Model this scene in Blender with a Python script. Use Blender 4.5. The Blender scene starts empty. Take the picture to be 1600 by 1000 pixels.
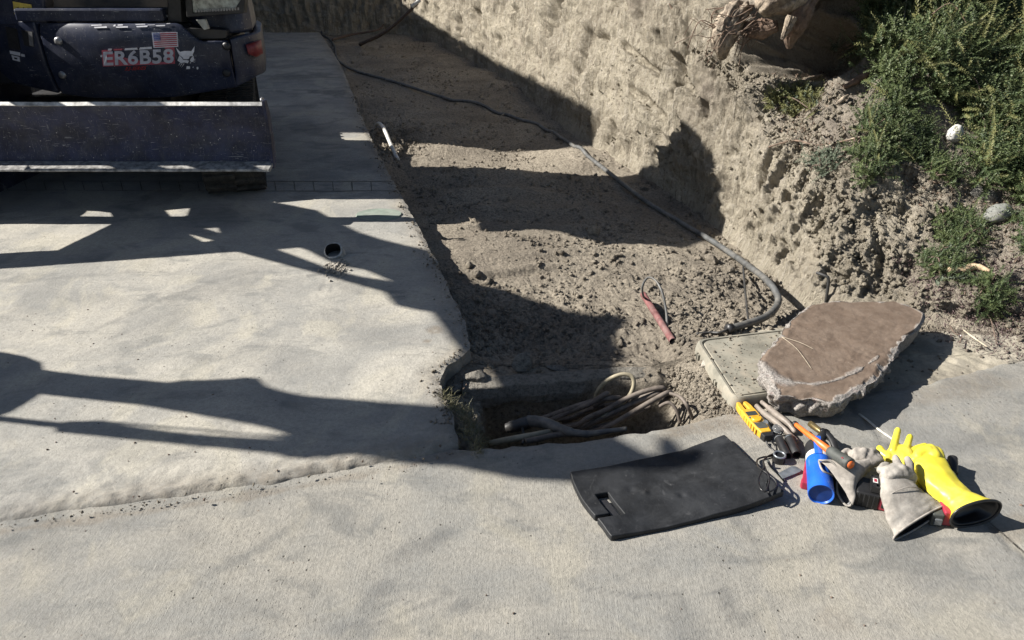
import bpy, bmesh, math, random
import numpy as np
from mathutils import Vector, Matrix
from mathutils.geometry import tessellate_polygon
R = math.radians
C = bpy.context.scene.collection
rng = np.random.default_rng(7)
random.seed(7)
# ---------------------------------------------------------------- camera
FPX, PITCH, CAMH = 1155.0, 27.8, 1.61
cam_d = bpy.data.cameras.new('camera'); cam = bpy.data.objects.new('camera', cam_d); C.objects.link(cam)
cam_d.sensor_width = 36; cam_d.lens = FPX / 1600 * 36; cam_d.clip_start = 0.05; cam_d.clip_end = 500
cam.location = (0, 0, CAMH); cam.rotation_euler = (R(90 - PITCH), 0, 0)
bpy.context.scene.camera = cam
# ---------------------------------------------------------------- sun and sky
SUN_EL, SUN_AZ = R(36.0), R(4.5)          # shadows fall to +x and slightly to -y
SDIR = Vector((-math.cos(SUN_EL) * math.cos(SUN_AZ), math.cos(SUN_EL) * math.sin(SUN_AZ), math.sin(SUN_EL)))
sun_d = bpy.data.lights.new('sun', 'SUN'); sun = bpy.data.objects.new('sun', sun_d); C.objects.link(sun)
sun_d.energy = 5.0; sun_d.angle = R(0.53); sun_d.color = (1.0, 0.955, 0.885)
sun.rotation_euler = SDIR.to_track_quat('Z', 'Y').to_euler(); sun.location = (-6, 2, 8)
w = bpy.data.worlds.new('World'); bpy.context.scene.world = w; w.use_nodes = True
nt = w.node_tree; bg = nt.nodes['Background']; bg.inputs[1].default_value = 0.038
sky = nt.nodes.new('ShaderNodeTexSky'); sky.sky_type = 'NISHITA'; sky.sun_disc = False
sky.sun_elevation = SUN_EL; sky.sun_rotation = math.atan2(SDIR.x, SDIR.y)
nt.links.new(sky.outputs[0], bg.inputs[0])
vs = bpy.context.scene.view_settings; vs.view_transform = 'Standard'; vs.look = 'None'; vs.exposure = 1.1; vs.gamma = 1
# ---------------------------------------------------------------- pixel of the photograph -> point on a plane
_p = R(PITCH)
def ray(px, py):
    u, v = (px - 800) / FPX, (py - 500) / FPX
    return Vector((u, math.cos(_p) - v * math.sin(_p), -math.sin(_p) - v * math.cos(_p)))
def P(px, py, z=0.0):
    r = ray(px, py); t = (z - CAMH) / r.z; return Vector((0, 0, CAMH)) + r * t
def PY(px, py, y):
    r = ray(px, py); t = y / r.y; return Vector((0, 0, CAMH)) + r * t
def PX(px, py, x):
    r = ray(px, py); t = x / r.x; return Vector((0, 0, CAMH)) + r * t
def pix(co):                               # world points (n,3) -> pixels
    co = np.asarray(co, float); d = co - np.array([0, 0, CAMH])
    zc = d[..., 1] * math.cos(_p) - d[..., 2] * math.sin(_p)
    vc = -d[..., 1] * math.sin(_p) - d[..., 2] * math.cos(_p)
    return 800 + FPX * d[..., 0] / zc, 500 + FPX * vc / zc
def inpoly(px, py, poly):
    c = np.zeros(px.shape, bool); n = len(poly); j = n - 1
    for i in range(n):
        xi, yi = poly[i]; xj, yj = poly[j]
        if yi != yj:
            c ^= ((yi > py) != (yj > py)) & (px < (xj - xi) * (py - yi) / (yj - yi) + xi)
        j = i
    return c
# ---------------------------------------------------------------- numpy noise
def _h(i, j, k, s):
    n = (i.astype(np.int64) * 374761393 + j.astype(np.int64) * 668265263 + k.astype(np.int64) * 2147483647 + s * 1274126177) & 0xffffffff
    n = ((n ^ (n >> 13)) * 1274126177) & 0xffffffff
    n = ((n ^ (n >> 16)) * 2246822519) & 0xffffffff
    return ((n ^ (n >> 15)) & 0xffff) / 32767.5 - 1.0
def vn(x, y, z=0, s=0):
    x, y, z = np.broadcast_arrays(np.asarray(x, float), np.asarray(y, float), np.asarray(z, float))
    i, j, k = np.floor(x), np.floor(y), np.floor(z)
    a, b, c = x - i, y - j, z - k
    a = a * a * (3 - 2 * a); b = b * b * (3 - 2 * b); c = c * c * (3 - 2 * c)
    i = i.astype(int); j = j.astype(int); k = k.astype(int); r = 0
    for di in (0, 1):
        for dj in (0, 1):
            for dk in (0, 1):
                r = r + _h(i + di, j + dj, k + dk, s) * (a if di else 1 - a) * (b if dj else 1 - b) * (c if dk else 1 - c)
    return r
def fbm(x, y, z=0, o=4, s=0, g=0.5):
    r = 0; a = 1.0; f = 1.0
    for q in range(o):
        r = r + a * vn(np.asarray(x) * f + 7.3 * q, np.asarray(y) * f - 3.1 * q, np.asarray(z) * f + 1.7 * q, s + q); a *= g; f *= 2.03
    return r
def ss(a, b, x):
    t = np.clip((x - a) / (b - a), 0, 1); return t * t * (3 - 2 * t)
# ---------------------------------------------------------------- mesh helpers
ORG = {}
def link(name, me, mats, parent=None, origin=None, smooth=False):
    o = bpy.data.objects.new(name, me); C.objects.link(o)
    for m in (mats if isinstance(mats, (list, tuple)) else [mats]): me.materials.append(m)
    if parent is not None:
        org = ORG[parent.name]; o.parent = parent
    else:
        org = Vector(origin) if origin is not None else Vector((0, 0, 0)); o.location = org
    ORG[o.name] = org
    if org.length > 0: me.transform(Matrix.Translation(-org))
    if smooth:
        me.polygons.foreach_set('use_smooth', [True] * len(me.polygons))
    me.update(); return o
def tag(o, label=None, cat=None, group=None, kind=None):
    if label: o['label'] = label
    if cat: o['category'] = cat
    if group: o['group'] = group
    if kind: o['kind'] = kind
    return o
def empty(name, loc, label, cat, group=None):
    o = bpy.data.objects.new(name, None); C.objects.link(o); o.location = loc; o.empty_display_size = 0.05
    ORG[o.name] = Vector(loc); return tag(o, label, cat, group)
def np_mesh(name, V, F):
    me = bpy.data.meshes.new(name); V = np.asarray(V, np.float32).reshape(-1, 3)
    if isinstance(F, np.ndarray):
        n, k = F.shape
        me.vertices.add(len(V)); me.vertices.foreach_set('co', V.ravel())
        me.loops.add(n * k); me.loops.foreach_set('vertex_index', F.ravel().astype(np.int32))
        me.polygons.add(n); me.polygons.foreach_set('loop_start', np.arange(0, n * k, k, dtype=np.int32))
        me.update(calc_edges=True)
    else:
        me.from_pydata([tuple(map(float, v)) for v in V], [], F); me.update()
    return me
def grid_faces(nu, nv):                    # vertex id = i*nv + j
    i, j = np.meshgrid(np.arange(nu - 1), np.arange(nv - 1), indexing='ij')
    a = (i * nv + j).ravel(); return np.stack([a, a + nv, a + nv + 1, a + 1], 1)
class MB:
    def __init__(s): s.V = []; s.F = []; s.M = []
    def add(s, V, F, m=0):
        b = len(s.V); s.V += [Vector(v) for v in V]; s.F += [[b + i for i in f] for f in F]; s.M += [m] * len(F); return s
    def box(s, c, d, rot=None, m=0):
        h = Vector(d) / 2; c = Vector(c)
        V = [Vector((x * h.x, y * h.y, z * h.z)) for x in (-1, 1) for y in (-1, 1) for z in (-1, 1)]
        if rot is not None: V = [rot @ v for v in V]
        return s.add([v + c for v in V], [(0, 1, 3, 2), (4, 6, 7, 5), (0, 4, 5, 1), (2, 3, 7, 6), (0, 2, 6, 4), (1, 5, 7, 3)], m)
    def tube(s, pts, r, n=10, m=0, caps=True, flat=None):
        pts = [Vector(p) for p in pts]; k = len(pts); rs = r if isinstance(r, (list, tuple)) else [r] * k
        V = []; up = None
        for i, p in enumerate(pts):
            t = (pts[min(i + 1, k - 1)] - pts[max(i - 1, 0)]).normalized()
            if up is None:
                up = Vector((0, 0, 1)) if abs(t.z) < 0.9 else Vector((1, 0, 0))
            a = (up - t * up.dot(t)).normalized(); up = a; b = t.cross(a)
            for q in range(n):
                an = 2 * math.pi * q / n
                V.append(p + (a * math.sin(an) * (flat or 1) + b * math.cos(an)) * rs[i])
        F = [(i * n + q, i * n + (q + 1) % n, (i + 1) * n + (q + 1) % n, (i + 1) * n + q) for i in range(k - 1) for q in range(n)]
        if caps: F += [tuple(range(n))[::-1], tuple((k - 1) * n + q for q in range(n))]
        return s.add(V, F, m)
    def prism(s, poly, ax, m=0, holes=()):   # poly = list of 3D points, ax = extrusion vector
        loops = [[Vector(p) for p in poly]] + [[Vector(p) for p in h] for h in holes]
        tris = tessellate_polygon(loops); flat = [p for l in loops for p in l]; n = len(flat); ax = Vector(ax)
        F = [tuple(t) for t in tris] + [tuple(i + n for i in t)[::-1] for t in tris]; b = 0
        for l in loops:
            F += [(b + i, b + (i + 1) % len(l), b + (i + 1) % len(l) + n, b + i + n) for i in range(len(l))]; b += len(l)
        return s.add(flat + [p + ax for p in flat], F, m)
    def build(s, name, mats, parent=None, origin=None, smooth=False, bevel=0, seg=2, subs=0, auto=None):
        me = bpy.data.meshes.new(name); me.from_pydata([tuple(v) for v in s.V], [], s.F); me.update()
        for p, mi in zip(me.polygons, s.M): p.material_index = mi
        bm = bmesh.new(); bm.from_mesh(me); bmesh.ops.remove_doubles(bm, verts=bm.verts, dist=1e-6)
        bmesh.ops.recalc_face_normals(bm, faces=bm.faces); bm.to_mesh(me); bm.free()
        o = link(name, me, mats, parent, origin, smooth)
        if bevel:
            b = o.modifiers.new('bevel', 'BEVEL'); b.width = bevel; b.segments = seg; b.limit_method = 'ANGLE'; b.angle_limit = R(35)
        if subs:
            b = o.modifiers.new('sub', 'SUBSURF'); b.levels = subs; b.render_levels = subs
        if auto:
            try: me.set_sharp_from_angle(angle=R(auto))
            except Exception: pass
        return o
def smooth_path(pts, n=8, closed=False):   # Catmull-Rom
    pts = [Vector(p) for p in pts]; out = []; k = len(pts)
    for i in range(k - 1 if not closed else k):
        g = (lambda q: pts[q % k]) if closed else (lambda q: pts[min(max(q, 0), k - 1)])
        p0, p1, p2, p3 = g(i - 1), g(i), g(i + 1), g(i + 2)
        for j in range(n):
            t = j / n
            out.append(0.5 * ((2 * p1) + (p2 - p0) * t + (2 * p0 - 5 * p1 + 4 * p2 - p3) * t * t + (3 * p1 - p0 - 3 * p2 + p3) * t ** 3))
    if not closed: out.append(pts[-1])
    return out
# ---------------------------------------------------------------- materials
class NT:
    def __init__(s, name):
        s.m = bpy.data.materials.new(name); s.m.use_nodes = True; s.t = s.m.node_tree; s.b = s.t.nodes['Principled BSDF']
        s.pos = s.t.nodes.new('ShaderNodeNewGeometry').outputs['Position']
    def L(s, a, b): s.t.links.new(a, b)
    def val(s, v, sock):
        if hasattr(v, 'links'): s.L(v, sock)
        else: sock.default_value = v
    def mp(s, scale=(1, 1, 1), rot=(0, 0, 0)):
        n = s.t.nodes.new('ShaderNodeMapping'); n.inputs['Scale'].default_value = scale; n.inputs['Rotation'].default_value = rot
        s.L(s.pos, n.inputs[0]); return n.outputs[0]
    def noise(s, sc, det=4, rough=.55, vec=None, dist=0):
        n = s.t.nodes.new('ShaderNodeTexNoise'); n.inputs['Scale'].default_value = sc; n.inputs['Detail'].default_value = det
        n.inputs['Roughness'].default_value = rough; n.inputs['Distortion'].default_value = dist
        s.L(vec or s.pos, n.inputs['Vector']); return n.outputs['Fac']
    def vor(s, sc, vec=None, feat='F1'):
        n = s.t.nodes.new('ShaderNodeTexVoronoi'); n.inputs['Scale'].default_value = sc; n.feature = feat
        s.L(vec or s.pos, n.inputs['Vector']); return n.outputs['Distance']
    def ramp(s, f, a, b, lo=0.0, hi=1.0):
        n = s.t.nodes.new('ShaderNodeMapRange'); n.interpolation_type = 'SMOOTHSTEP'
        s.L(f, n.inputs[0]); n.inputs[1].default_value = a; n.inputs[2].default_value = b; n.inputs[3].default_value = lo; n.inputs[4].default_value = hi
        return n.outputs[0]
    def mix(s, f, a, b, mode='MIX'):
        n = s.t.nodes.new('ShaderNodeMix'); n.data_type = 'RGBA'; n.blend_type = mode
        s.val(f, n.inputs[0])
        for v, k in ((a, 6), (b, 7)):
            if hasattr(v, 'links'): s.L(v, n.inputs[k])
            else: n.inputs[k].default_value = (*v, 1) if len(v) == 3 else v
        return n.outputs[2]
    def math(s, op, a, b=0.0):
        n = s.t.nodes.new('ShaderNodeMath'); n.operation = op; s.val(a, n.inputs[0]); s.val(b, n.inputs[1]); return n.outputs[0]
    def bump(s, h, strength=.5, dist=.01, prev=None):
        n = s.t.nodes.new('ShaderNodeBump'); n.inputs['Strength'].default_value = strength; n.inputs['Distance'].default_value = dist
        s.L(h, n.inputs['Height'])
        if prev is not None: s.L(prev, n.inputs['Normal'])
        return n.outputs[0]
    def out(s, col, rough=.9, normal=None, metal=0, spec=.3):
        s.val(col if hasattr(col, 'links') else (*col, 1), s.b.inputs['Base Color']); s.val(rough, s.b.inputs['Roughness'])
        s.b.inputs['Metallic'].default_value = metal; s.b.inputs['Specular IOR Level'].default_value = spec
        if normal is not None: s.L(normal, s.b.inputs['Normal'])
        return s.m
def mat_concrete(name, light, mid, dark, speck=1.0, broom=False):
    n = NT(name)
    big = n.noise(1.6, 5, .6, dist=.6); med = n.noise(5.5, 6, .65, vec=n.mp((1, 1.6, 1), (0, 0, .35))); fine = n.noise(70, 4, .7); grit = n.noise(420, 2, .7)
    c = n.mix(n.ramp(big, .38, .62), dark, light); c = n.mix(n.ramp(med, .42, .7, 0, .65), c, mid)
    st = n.noise(3.0, 6, .62, vec=n.mp((1.0, 1.9, 1), (0, 0, .5)), dist=1.0)
    c = n.mix(n.ramp(st, .50, .66, 0, .55), c, tuple(v * k for v, k in zip(dark, (.54, .57, .60))))
    sm = n.noise(1.1, 8, .8, vec=n.mp((.7, 2.4, 1), (0, 0, -.55)), dist=2.2); c = n.mix(n.ramp(sm, .56, .70, 0, .5), c, tuple(v * .58 for v in dark)); c = n.mix(n.ramp(sm, .30, .42, .45, 0), c, tuple(min(v * 1.22, .8) for v in light))
    mk_ = n.noise(2.4, 3, .5, vec=n.mp((.5, 6, 1), (0, 0, .9)), dist=3.5); c = n.mix(n.ramp(mk_, .68, .74, 0, .35), c, tuple(v * .6 for v in mid))
    pl = n.noise(1.9, 5, .6, vec=n.mp((1.4, 1, 1), (0, 0, 1.1)), dist=.8); c = n.mix(n.ramp(pl, .52, .64, 0, .5), c, tuple(v * k for v, k in zip(light, (1.12, 1.10, 1.02))))
    at_ = n.t.nodes.new('ShaderNodeAttribute'); at_.attribute_name = 'stain'; sf = n.math('MULTIPLY', at_.outputs['Fac'], n.ramp(n.noise(22, 6, .7), .25, .6, .35, 1.0)); c = n.mix(sf, c, (.115, .118, .118))
    ab_ = n.t.nodes.new('ShaderNodeAttribute'); ab_.attribute_name = 'soiling'; sb = n.math('MULTIPLY', ab_.outputs['Fac'], n.ramp(n.noise(30, 6, .75), .3, .6, .25, 1.0)); c = n.mix(sb, c, (.20, .165, .125))
    c = n.mix(n.ramp(fine, .3, .65, .15, .85), n.mix(.5, c, tuple(v * .5 for v in mid)), c)
    c = n.mix(n.ramp(grit, .35, .6, 0, 1), n.mix(n.ramp(n.noise(1.7, 4, .6), .3, .7, .10 * speck, .34 * speck), c, (.06, .055, .05)), c)
    pit = n.vor(26, vec=n.pos); pm = n.ramp(pit, .05, .11, 1, 0); gate = n.ramp(n.noise(2.3, 2), .47, .6)
    pk = n.math('MULTIPLY', pm, gate)
    pit2 = n.ramp(n.vor(75), .07, .16, 1, 0); pk2 = n.math('MULTIPLY', pit2, n.ramp(n.noise(1.9, 3), .45, .6))
    c = n.mix(n.math('MULTIPLY', pk, .8), c, (.07, .062, .05)); c = n.mix(n.math('MULTIPLY', pk2, .5 * speck), c, (.09, .08, .065))
    h = n.math('ADD', n.math('MULTIPLY', fine, .6), n.math('MULTIPLY', grit, .25)); h = n.math('ADD', h, n.math('MULTIPLY', med, 1.2))
    h = n.math('SUBTRACT', h, n.math('ADD', n.math('MULTIPLY', pk, .8), n.math('MULTIPLY', pk2, .35)))
    nm = n.bump(h, .65, .008)
    if broom:
        br = n.noise(26, 3, .6, vec=n.mp((9, .9, 1), (0, 0, .12))); nm = n.bump(br, .35, .003, nm)
    return n.out(c, .92, nm, spec=.2)
def mat_dirt(name, light, dark, clay=False):
    n = NT(name)
    big = n.noise(1.3, 5, .65, dist=.5); med = n.noise(9, 6, .7); fine = n.noise(60, 5, .75); grit = n.noise(230, 3, .7)
    c = n.mix(n.ramp(big, .35, .65), dark, light); c = n.mix(n.ramp(med, .35, .7, 0, .6), c, tuple(v * .75 for v in light))
    if clay:
        sk = n.noise(7, 6, .7, vec=n.mp((3.2, 3.2, .5), (0, 0, 0)), dist=.4); c = n.mix(n.ramp(sk, .5, .72, 0, .6), c, tuple(v * 1.22 for v in light))
        c = n.mix(n.ramp(sk, .25, .42, .7, 0), c, tuple(v * .42 for v in dark))
        gk = n.noise(11, 7, .8, vec=n.mp((2.4, 2.4, .8), (.3, .2, 0)), dist=1.2); c = n.mix(n.ramp(gk, .30, .40, .75, 0), c, tuple(v * .35 for v in dark)); c = n.mix(n.ramp(n.noise(2.2, 3), .5, .75, 0, .35), c, (.36, .30, .24))
    c = n.mix(n.ramp(fine, .3, .6, .8, 0), c, tuple(v * .38 for v in dark)); c = n.mix(n.math('MULTIPLY', n.ramp(n.noise(28, 6, .8, dist=.6), .34, .44, 1, 0), .15 if clay else .45), c, tuple(v * .3 for v in dark)); c = n.mix(n.ramp(grit, .55, .75, 0, .4), c, tuple(min(v * 1.25, .8) for v in light))
    h = n.math('ADD', n.math('MULTIPLY', med, 1.5), n.math('ADD', fine, n.math('MULTIPLY', grit, .4)))
    if clay: h = n.math('ADD', h, n.math('MULTIPLY', sk, 2.0))
    return n.out(c, .97, n.bump(h, 1.0, .022), spec=.1)
def mat_plain(name, col, rough=.5, metal=0, spec=.5, var=.25, vs=30, bump=.2, bd=.001, dust=0.0, scr=0.0, dustcol=(.33, .29, .23)):
    n = NT(name); f = n.noise(vs, 5, .65)
    c = n.mix(n.ramp(f, .3, .7), tuple(v * (1 - var) for v in col), tuple(min(v * (1 + var), 1) for v in col))
    if dust: c = n.mix(n.ramp(n.noise(9, 7, .75, dist=.8), .42, .75, 0, dust), c, dustcol)
    if scr:
        s1 = n.noise(12, 4, .6, vec=n.mp((1, 1, 9), (.5, .4, .2)), dist=1.5); c = n.mix(n.ramp(s1, .62, .72, 0, scr * .8), c, (.40, .40, .40)); s3 = n.noise(16, 3, .6, vec=n.mp((11, 1, 1), (.3, .9, .4)), dist=2); c = n.mix(n.ramp(s3, .63, .70, 0, scr * .7), c, (.36, .36, .37))
        s2 = n.ramp(n.vor(34, vec=n.mp((1, 1, 1))), .06, .13, min(scr * 1.3, 1), 0); g = n.ramp(n.noise(9, 3), .50, .58); c = n.mix(n.math('MULTIPLY', s2, g), c, (.5, .5, .48))
    rr = n.ramp(n.noise(vs * .4, 4), .3, .7, max(rough - .12, .03), min(rough + .12, 1))
    return n.out(c, rr, n.bump(f, bump, bd) if bump else None, metal, spec)
M = {}
M['drive'] = mat_concrete('driveway_concrete', (.45, .425, .37), (.385, .368, .33), (.295, .29, .27))
M['walk'] = mat_concrete('sidewalk_concrete', (.345, .325, .283), (.305, .292, .26), (.245, .243, .228), broom=True)
M['dirt'] = mat_dirt('loose_dirt', (.45, .395, .315), (.27, .235, .19))
M['clay'] = mat_dirt('clay_bank', (.42, .375, .295), (.32, .285, .22), clay=True)
M['dust'] = mat_concrete('dusty_sand', (.40, .365, .295), (.36, .325, .26), (.28, .25, .20))
M['soil'] = mat_dirt('topsoil', (.36, .32, .27), (.21, .182, .155))
def mat_bank():
    n = NT('bank_earth'); at_ = n.t.nodes.new('ShaderNodeAttribute'); at_.attribute_name = 'clayness'; k = at_.outputs['Fac']
    big = n.noise(1.6, 5, .6, dist=.5); med = n.noise(8, 6, .7); fine = n.noise(55, 5, .75); grit = n.noise(200, 3, .7)
    sk = n.noise(9, 6, .65, vec=n.mp((3.2, 3.2, .45)), dist=.35); gk = n.noise(13, 7, .75, vec=n.mp((2.6, 2.6, .8)), dist=1.0)
    cl = n.mix(n.ramp(big, .38, .62), (.345, .305, .24), (.475, .425, .335)); cl = n.mix(n.ramp(sk, .50, .64, 0, .65), cl, (.52, .47, .39)); cl = n.mix(n.ramp(sk, .32, .45, .7, 0), cl, (.19, .165, .13)); cl = n.mix(n.ramp(gk, .31, .40, .55, 0), cl, (.15, .125, .095))  # dark streaks paint crevice shade into the clay colour
    so = n.mix(n.ramp(big, .38, .62), (.28, .245, .20), (.38, .335, .275)); so = n.mix(n.ramp(med, .45, .65, 0, .45), so, (.19, .155, .135)); so = n.mix(n.ramp(fine, .55, .7, 0, .5), so, (.40, .36, .31))
    c = n.mix(k, so, cl); c = n.mix(n.ramp(fine, .3, .5, .5, 0), c, (.12, .10, .08)); c = n.mix(n.ramp(grit, .55, .72, 0, .3), c, (.50, .45, .37))
    h = n.math('ADD', n.math('ADD', n.math('MULTIPLY', med, 1.2), fine), n.math('MULTIPLY', grit, .4)); h = n.math('ADD', h, n.math('MULTIPLY', n.math('MULTIPLY', sk, 2.6), k)); h = n.math('ADD', h, n.math('MULTIPLY', gk, 1.6))
    return n.out(c, .97, n.bump(h, 1.0, .022), spec=.1)
M['bank'] = mat_bank()
# ================================================================ SETTING
def interp_curve(pts, key, n=None):
    return pts
def lin(x, xs, ys): return np.interp(x, xs, ys)
def blobs(V, L_, seed=1, sharp=.45):
    px, py = pix(V); r = np.zeros(len(V)); j = fbm(V[:, 0] * 9, V[:, 1] * 9, 0, 4, seed) * .45
    for (x, y, rx, ry, a_, k) in L_:
        ca_, sa_ = math.cos(R(a_)), math.sin(R(a_)); u_ = ((px - x) * ca_ + (py - y) * sa_) / rx; v_ = (-(px - x) * sa_ + (py - y) * ca_) / ry
        r = np.maximum(r, k * ss(1.15, sharp, np.sqrt(u_ * u_ + v_ * v_) + j))
    return r
def lines(V, L_, seed=2):
    px, py = pix(V); r = np.zeros(len(V)); j = fbm(V[:, 0] * 14, V[:, 1] * 14, 0, 4, seed)
    for pts, w0, k in L_:
        for (x0, y0), (x1, y1) in zip(pts[:-1], pts[1:]):
            l2 = (x1 - x0) ** 2 + (y1 - y0) ** 2; t = np.clip(((px - x0) * (x1 - x0) + (py - y0) * (y1 - y0)) / l2, 0, 1); d = np.hypot(px - x0 - t * (x1 - x0), py - y0 - t * (y1 - y0))
            r = np.maximum(r, k * ss(w0 * (1.3 + .8 * 0), w0 * .25, d + j * w0 * .7))
    return r
def attr(me, name, v): a_ = me.attributes.new(name, 'FLOAT', 'POINT'); a_.data.foreach_set('value', np.asarray(v, np.float32))
# right (broken) edge of the old slab, traced as ground points, near -> far
EDGE_PX = [(716, 700), (712, 676), (712, 655), (706, 640), (692, 622), (688, 606), (690, 590), (700, 575), (722, 562), (735, 550), (731, 525), (722, 498), (709, 474), (696, 440), (676, 400), (662, 372), (648, 345), (632, 316), (614, 286), (596, 252), (578, 214), (562, 176), (545, 132), (528, 95), (500, 53)]
EDGE = [P(x, y) for x, y in EDGE_PX]
ey = np.array([p.y for p in EDGE]); ex = np.array([p.x for p in EDGE]); o_ = np.argsort(ey); ey = ey[o_]; ex = ex[o_]
YFAR = ey[-1]
# front seam of the old slab
SEAM_PX = [(-700, 930), (-300, 872), (0, 826), (120, 806), (260, 788), (420, 764), (560, 738), (660, 722), (716, 704), (740, 700)]
SEAM = [P(x, y) for x, y in SEAM_PX]; sx = np.array([p.x for p in SEAM]); sy = np.array([p.y for p in SEAM])
def edge_x(y):
    return np.interp(y, ey, ex) + 0.006 * fbm(y * 14, 0, 0, 4, 3) * np.clip(1.2 - 0.05 * y, .3, 1)
DZ = 0.022                                   # the old slab stands this much proud of the sidewalk
NU, NV = 420, 620
u = np.linspace(0, 1, NU) ** 0.62; v = np.linspace(0, 1, NV)
U, Vv = np.meshgrid(u, v, indexing='ij')
XL = -9.0
xs0 = XL + U * (np.interp(sy[-1], ey, ex) - XL)
ys0 = np.interp(xs0, sx, sy) + 0.006 * fbm(xs0 * 9, 1.0, 0, 4, 5)
Y = ys0 + (np.exp(Vv * 2.1) - 1) / (math.exp(2.1) - 1) * (YFAR - ys0)
XR = edge_x(Y); X = XL + U * (XR - XL)
dfront = Y - ys0; dside = XR - X
Z = DZ + 0.006 * fbm(X * 1.3, Y * 1.3, 0, 3, 11) + 0.0008 * fbm(X * 30, Y * 30, 0, 3, 12)
rough_front = ss(0.22, 0.0, dfront)
Z += -DZ * 1.15 * ss(0.07, 0.0, dfront) ** 1.5 + rough_front * 0.004 * fbm(X * 40, Y * 40, 0, 4, 15)
Z += -0.014 * np.exp(-((dfront - 0.012) / 0.009) ** 2) * (1 + fbm(X * 9, 0, 0, 3, 16)); sea = ss(.16, .0, dfront); Z += sea * (.0035 * fbm(X * 22, Y * 34, 0, 5, 17, .65) - .004 * ss(.15, .5, fbm(X * 10, Y * 26, 0, 4, 18)))
Z += .0025 * fbm(X * 8, Y * 12, 0, 4, 21) * ss(.8, .1, dfront)
Z -= 0.012 * ss(0.03, 0.0, dside) * (0.6 + 0.5 * fbm(X * 20, Y * 20, 0, 3, 19)) + 0.012 * ss(.12, 0, dside) * np.clip(fbm(X * 9, Y * 9, 0, 4, 20), 0, 1)
# paver band joints pressed across the slab
b0, b1 = P(500, 303).y, P(500, 288).y
inb = (Y > b0) & (Y < b1)
V = np.stack([X, Y, Z], -1).reshape(-1, 3); F = grid_faces(NU, NV)
# skirts: broken side edge and front edge go down
def skirt(Vtop, depth, seed, amp=.012, rows=9, out=(1, 0)):
    n = len(Vtop); L = [Vtop]
    for r in range(1, rows + 1):
        q = Vtop.copy(); q[:, 2] -= depth * r / rows; k = fbm(q[:, 0] * 22, q[:, 1] * 22, q[:, 2] * 22, 4, seed) * amp - 0.02 * (r / rows)
        q[:, 0] += k * out[0]; q[:, 1] += k * out[1]; L.append(q)
    return np.concatenate(L), grid_faces(rows + 1, n)
Vt = V.reshape(NU, NV, 3)
s1, f1 = skirt(Vt[-1].copy(), .17, 31)
s2, f2 = skirt(Vt[:, 0].copy(), .10, 33, rows=3, out=(0, .2))
AV = np.concatenate([V, s1, s2]); AF = np.concatenate([F, f1[:, ::-1] + len(V), f2 + len(V) + len(s1)])
me = np_mesh('driveway', AV, AF); o = link('driveway', me, M['drive'], smooth=True); tag(o, kind='structure')
attr(me, 'stain', np.maximum(blobs(AV, [(560, 520, 90, 30, 10, .25), (300, 470, 110, 25, -25, .22), (90, 470, 90, 30, -8, .22), (420, 560, 120, 22, 5, .2), (200, 700, 130, 25, 8, .25), (620, 690, 60, 16, 0, .3), (540, 440, 40, 12, 20, .35), (470, 120, 60, 8, 0, .6), (520, 145, 40, 6, 5, .8), (490, 200, 60, 8, 10, .4), (540, 260, 50, 8, 0, .35), (600, 240, 30, 8, 30, .5)], 5), lines(AV, [([(150, 515), (230, 480), (330, 440), (400, 425)], 3.5, .35), ([(170, 530), (260, 492), (350, 455)], 3, .3), ([(0, 440), (90, 436), (200, 425)], 4, .25), ([(480, 432), (500, 428), (512, 420)], 2.5, .6), ([(500, 452), (506, 440)], 1.8, .6), ([(515, 455), (520, 445)], 1.8, .5)], 6)))
sg_ = ss(.16, .02, np.interp(AV[:, 0], sx, sy) * -1 + AV[:, 1]) * (AV[:, 1] < 4) * ss(-2.3, -.9, AV[:, 0]); attr(me, 'soiling', np.maximum(sg_ * .65, np.maximum(ss(.16, .0, np.interp(AV[:, 1], ey, ex) - AV[:, 0]) * .5, blobs(AV, [(706, 590, 30, 22, 0, .8), (525, 420, 24, 16, 0, .6), (677, 516, 16, 7, 0, .9), (668, 533, 8, 4, 0, .8), (740, 690, 40, 18, 20, .7)], 7))))

# sidewalk, in front
PIT = dict(x0=P(756, 699).x, x1=P(1096, 659).x, y0=P(756, 699).y, y1=P(735, 604).y)
BK_PX = [(-1200, 1000), (-300, 850), (0, 800), (420, 745), (650, 705), (756, 702), (900, 690), (1000, 677), (1092, 660), (1120, 650), (1180, 640), (1260, 628), (1360, 610), (1440, 600), (1500, 586), (1600, 559), (1760, 520), (2200, 470)]
BK = [P(x, y) for x, y in BK_PX]; bx = np.array([p.x for p in BK]); by = np.array([p.y for p in BK])
NU, NV = 460, 260
x = np.linspace(-4.5, 5.2, NU); v = np.linspace(0, 1, NV)
XX = np.repeat(x[:, None], NV, 1); yb = np.interp(x, bx, by) + 0.006 * fbm(x * 12, 0, 0, 4, 41); yb = yb[:, None]
YY = -1.5 + (yb + 1.5) * v[None, :] ** 0.7
df = yb - YY
ZZ = 0.004 * fbm(XX * 1.1, YY * 1.1, 0, 3, 43) + 0.0008 * fbm(XX * 40, YY * 40, 0, 2, 44)
ZZ -= 0.010 * ss(.03, 0, df) * (0.6 + .6 * fbm(XX * 25, YY * 25, 0, 3, 47)) 
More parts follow.
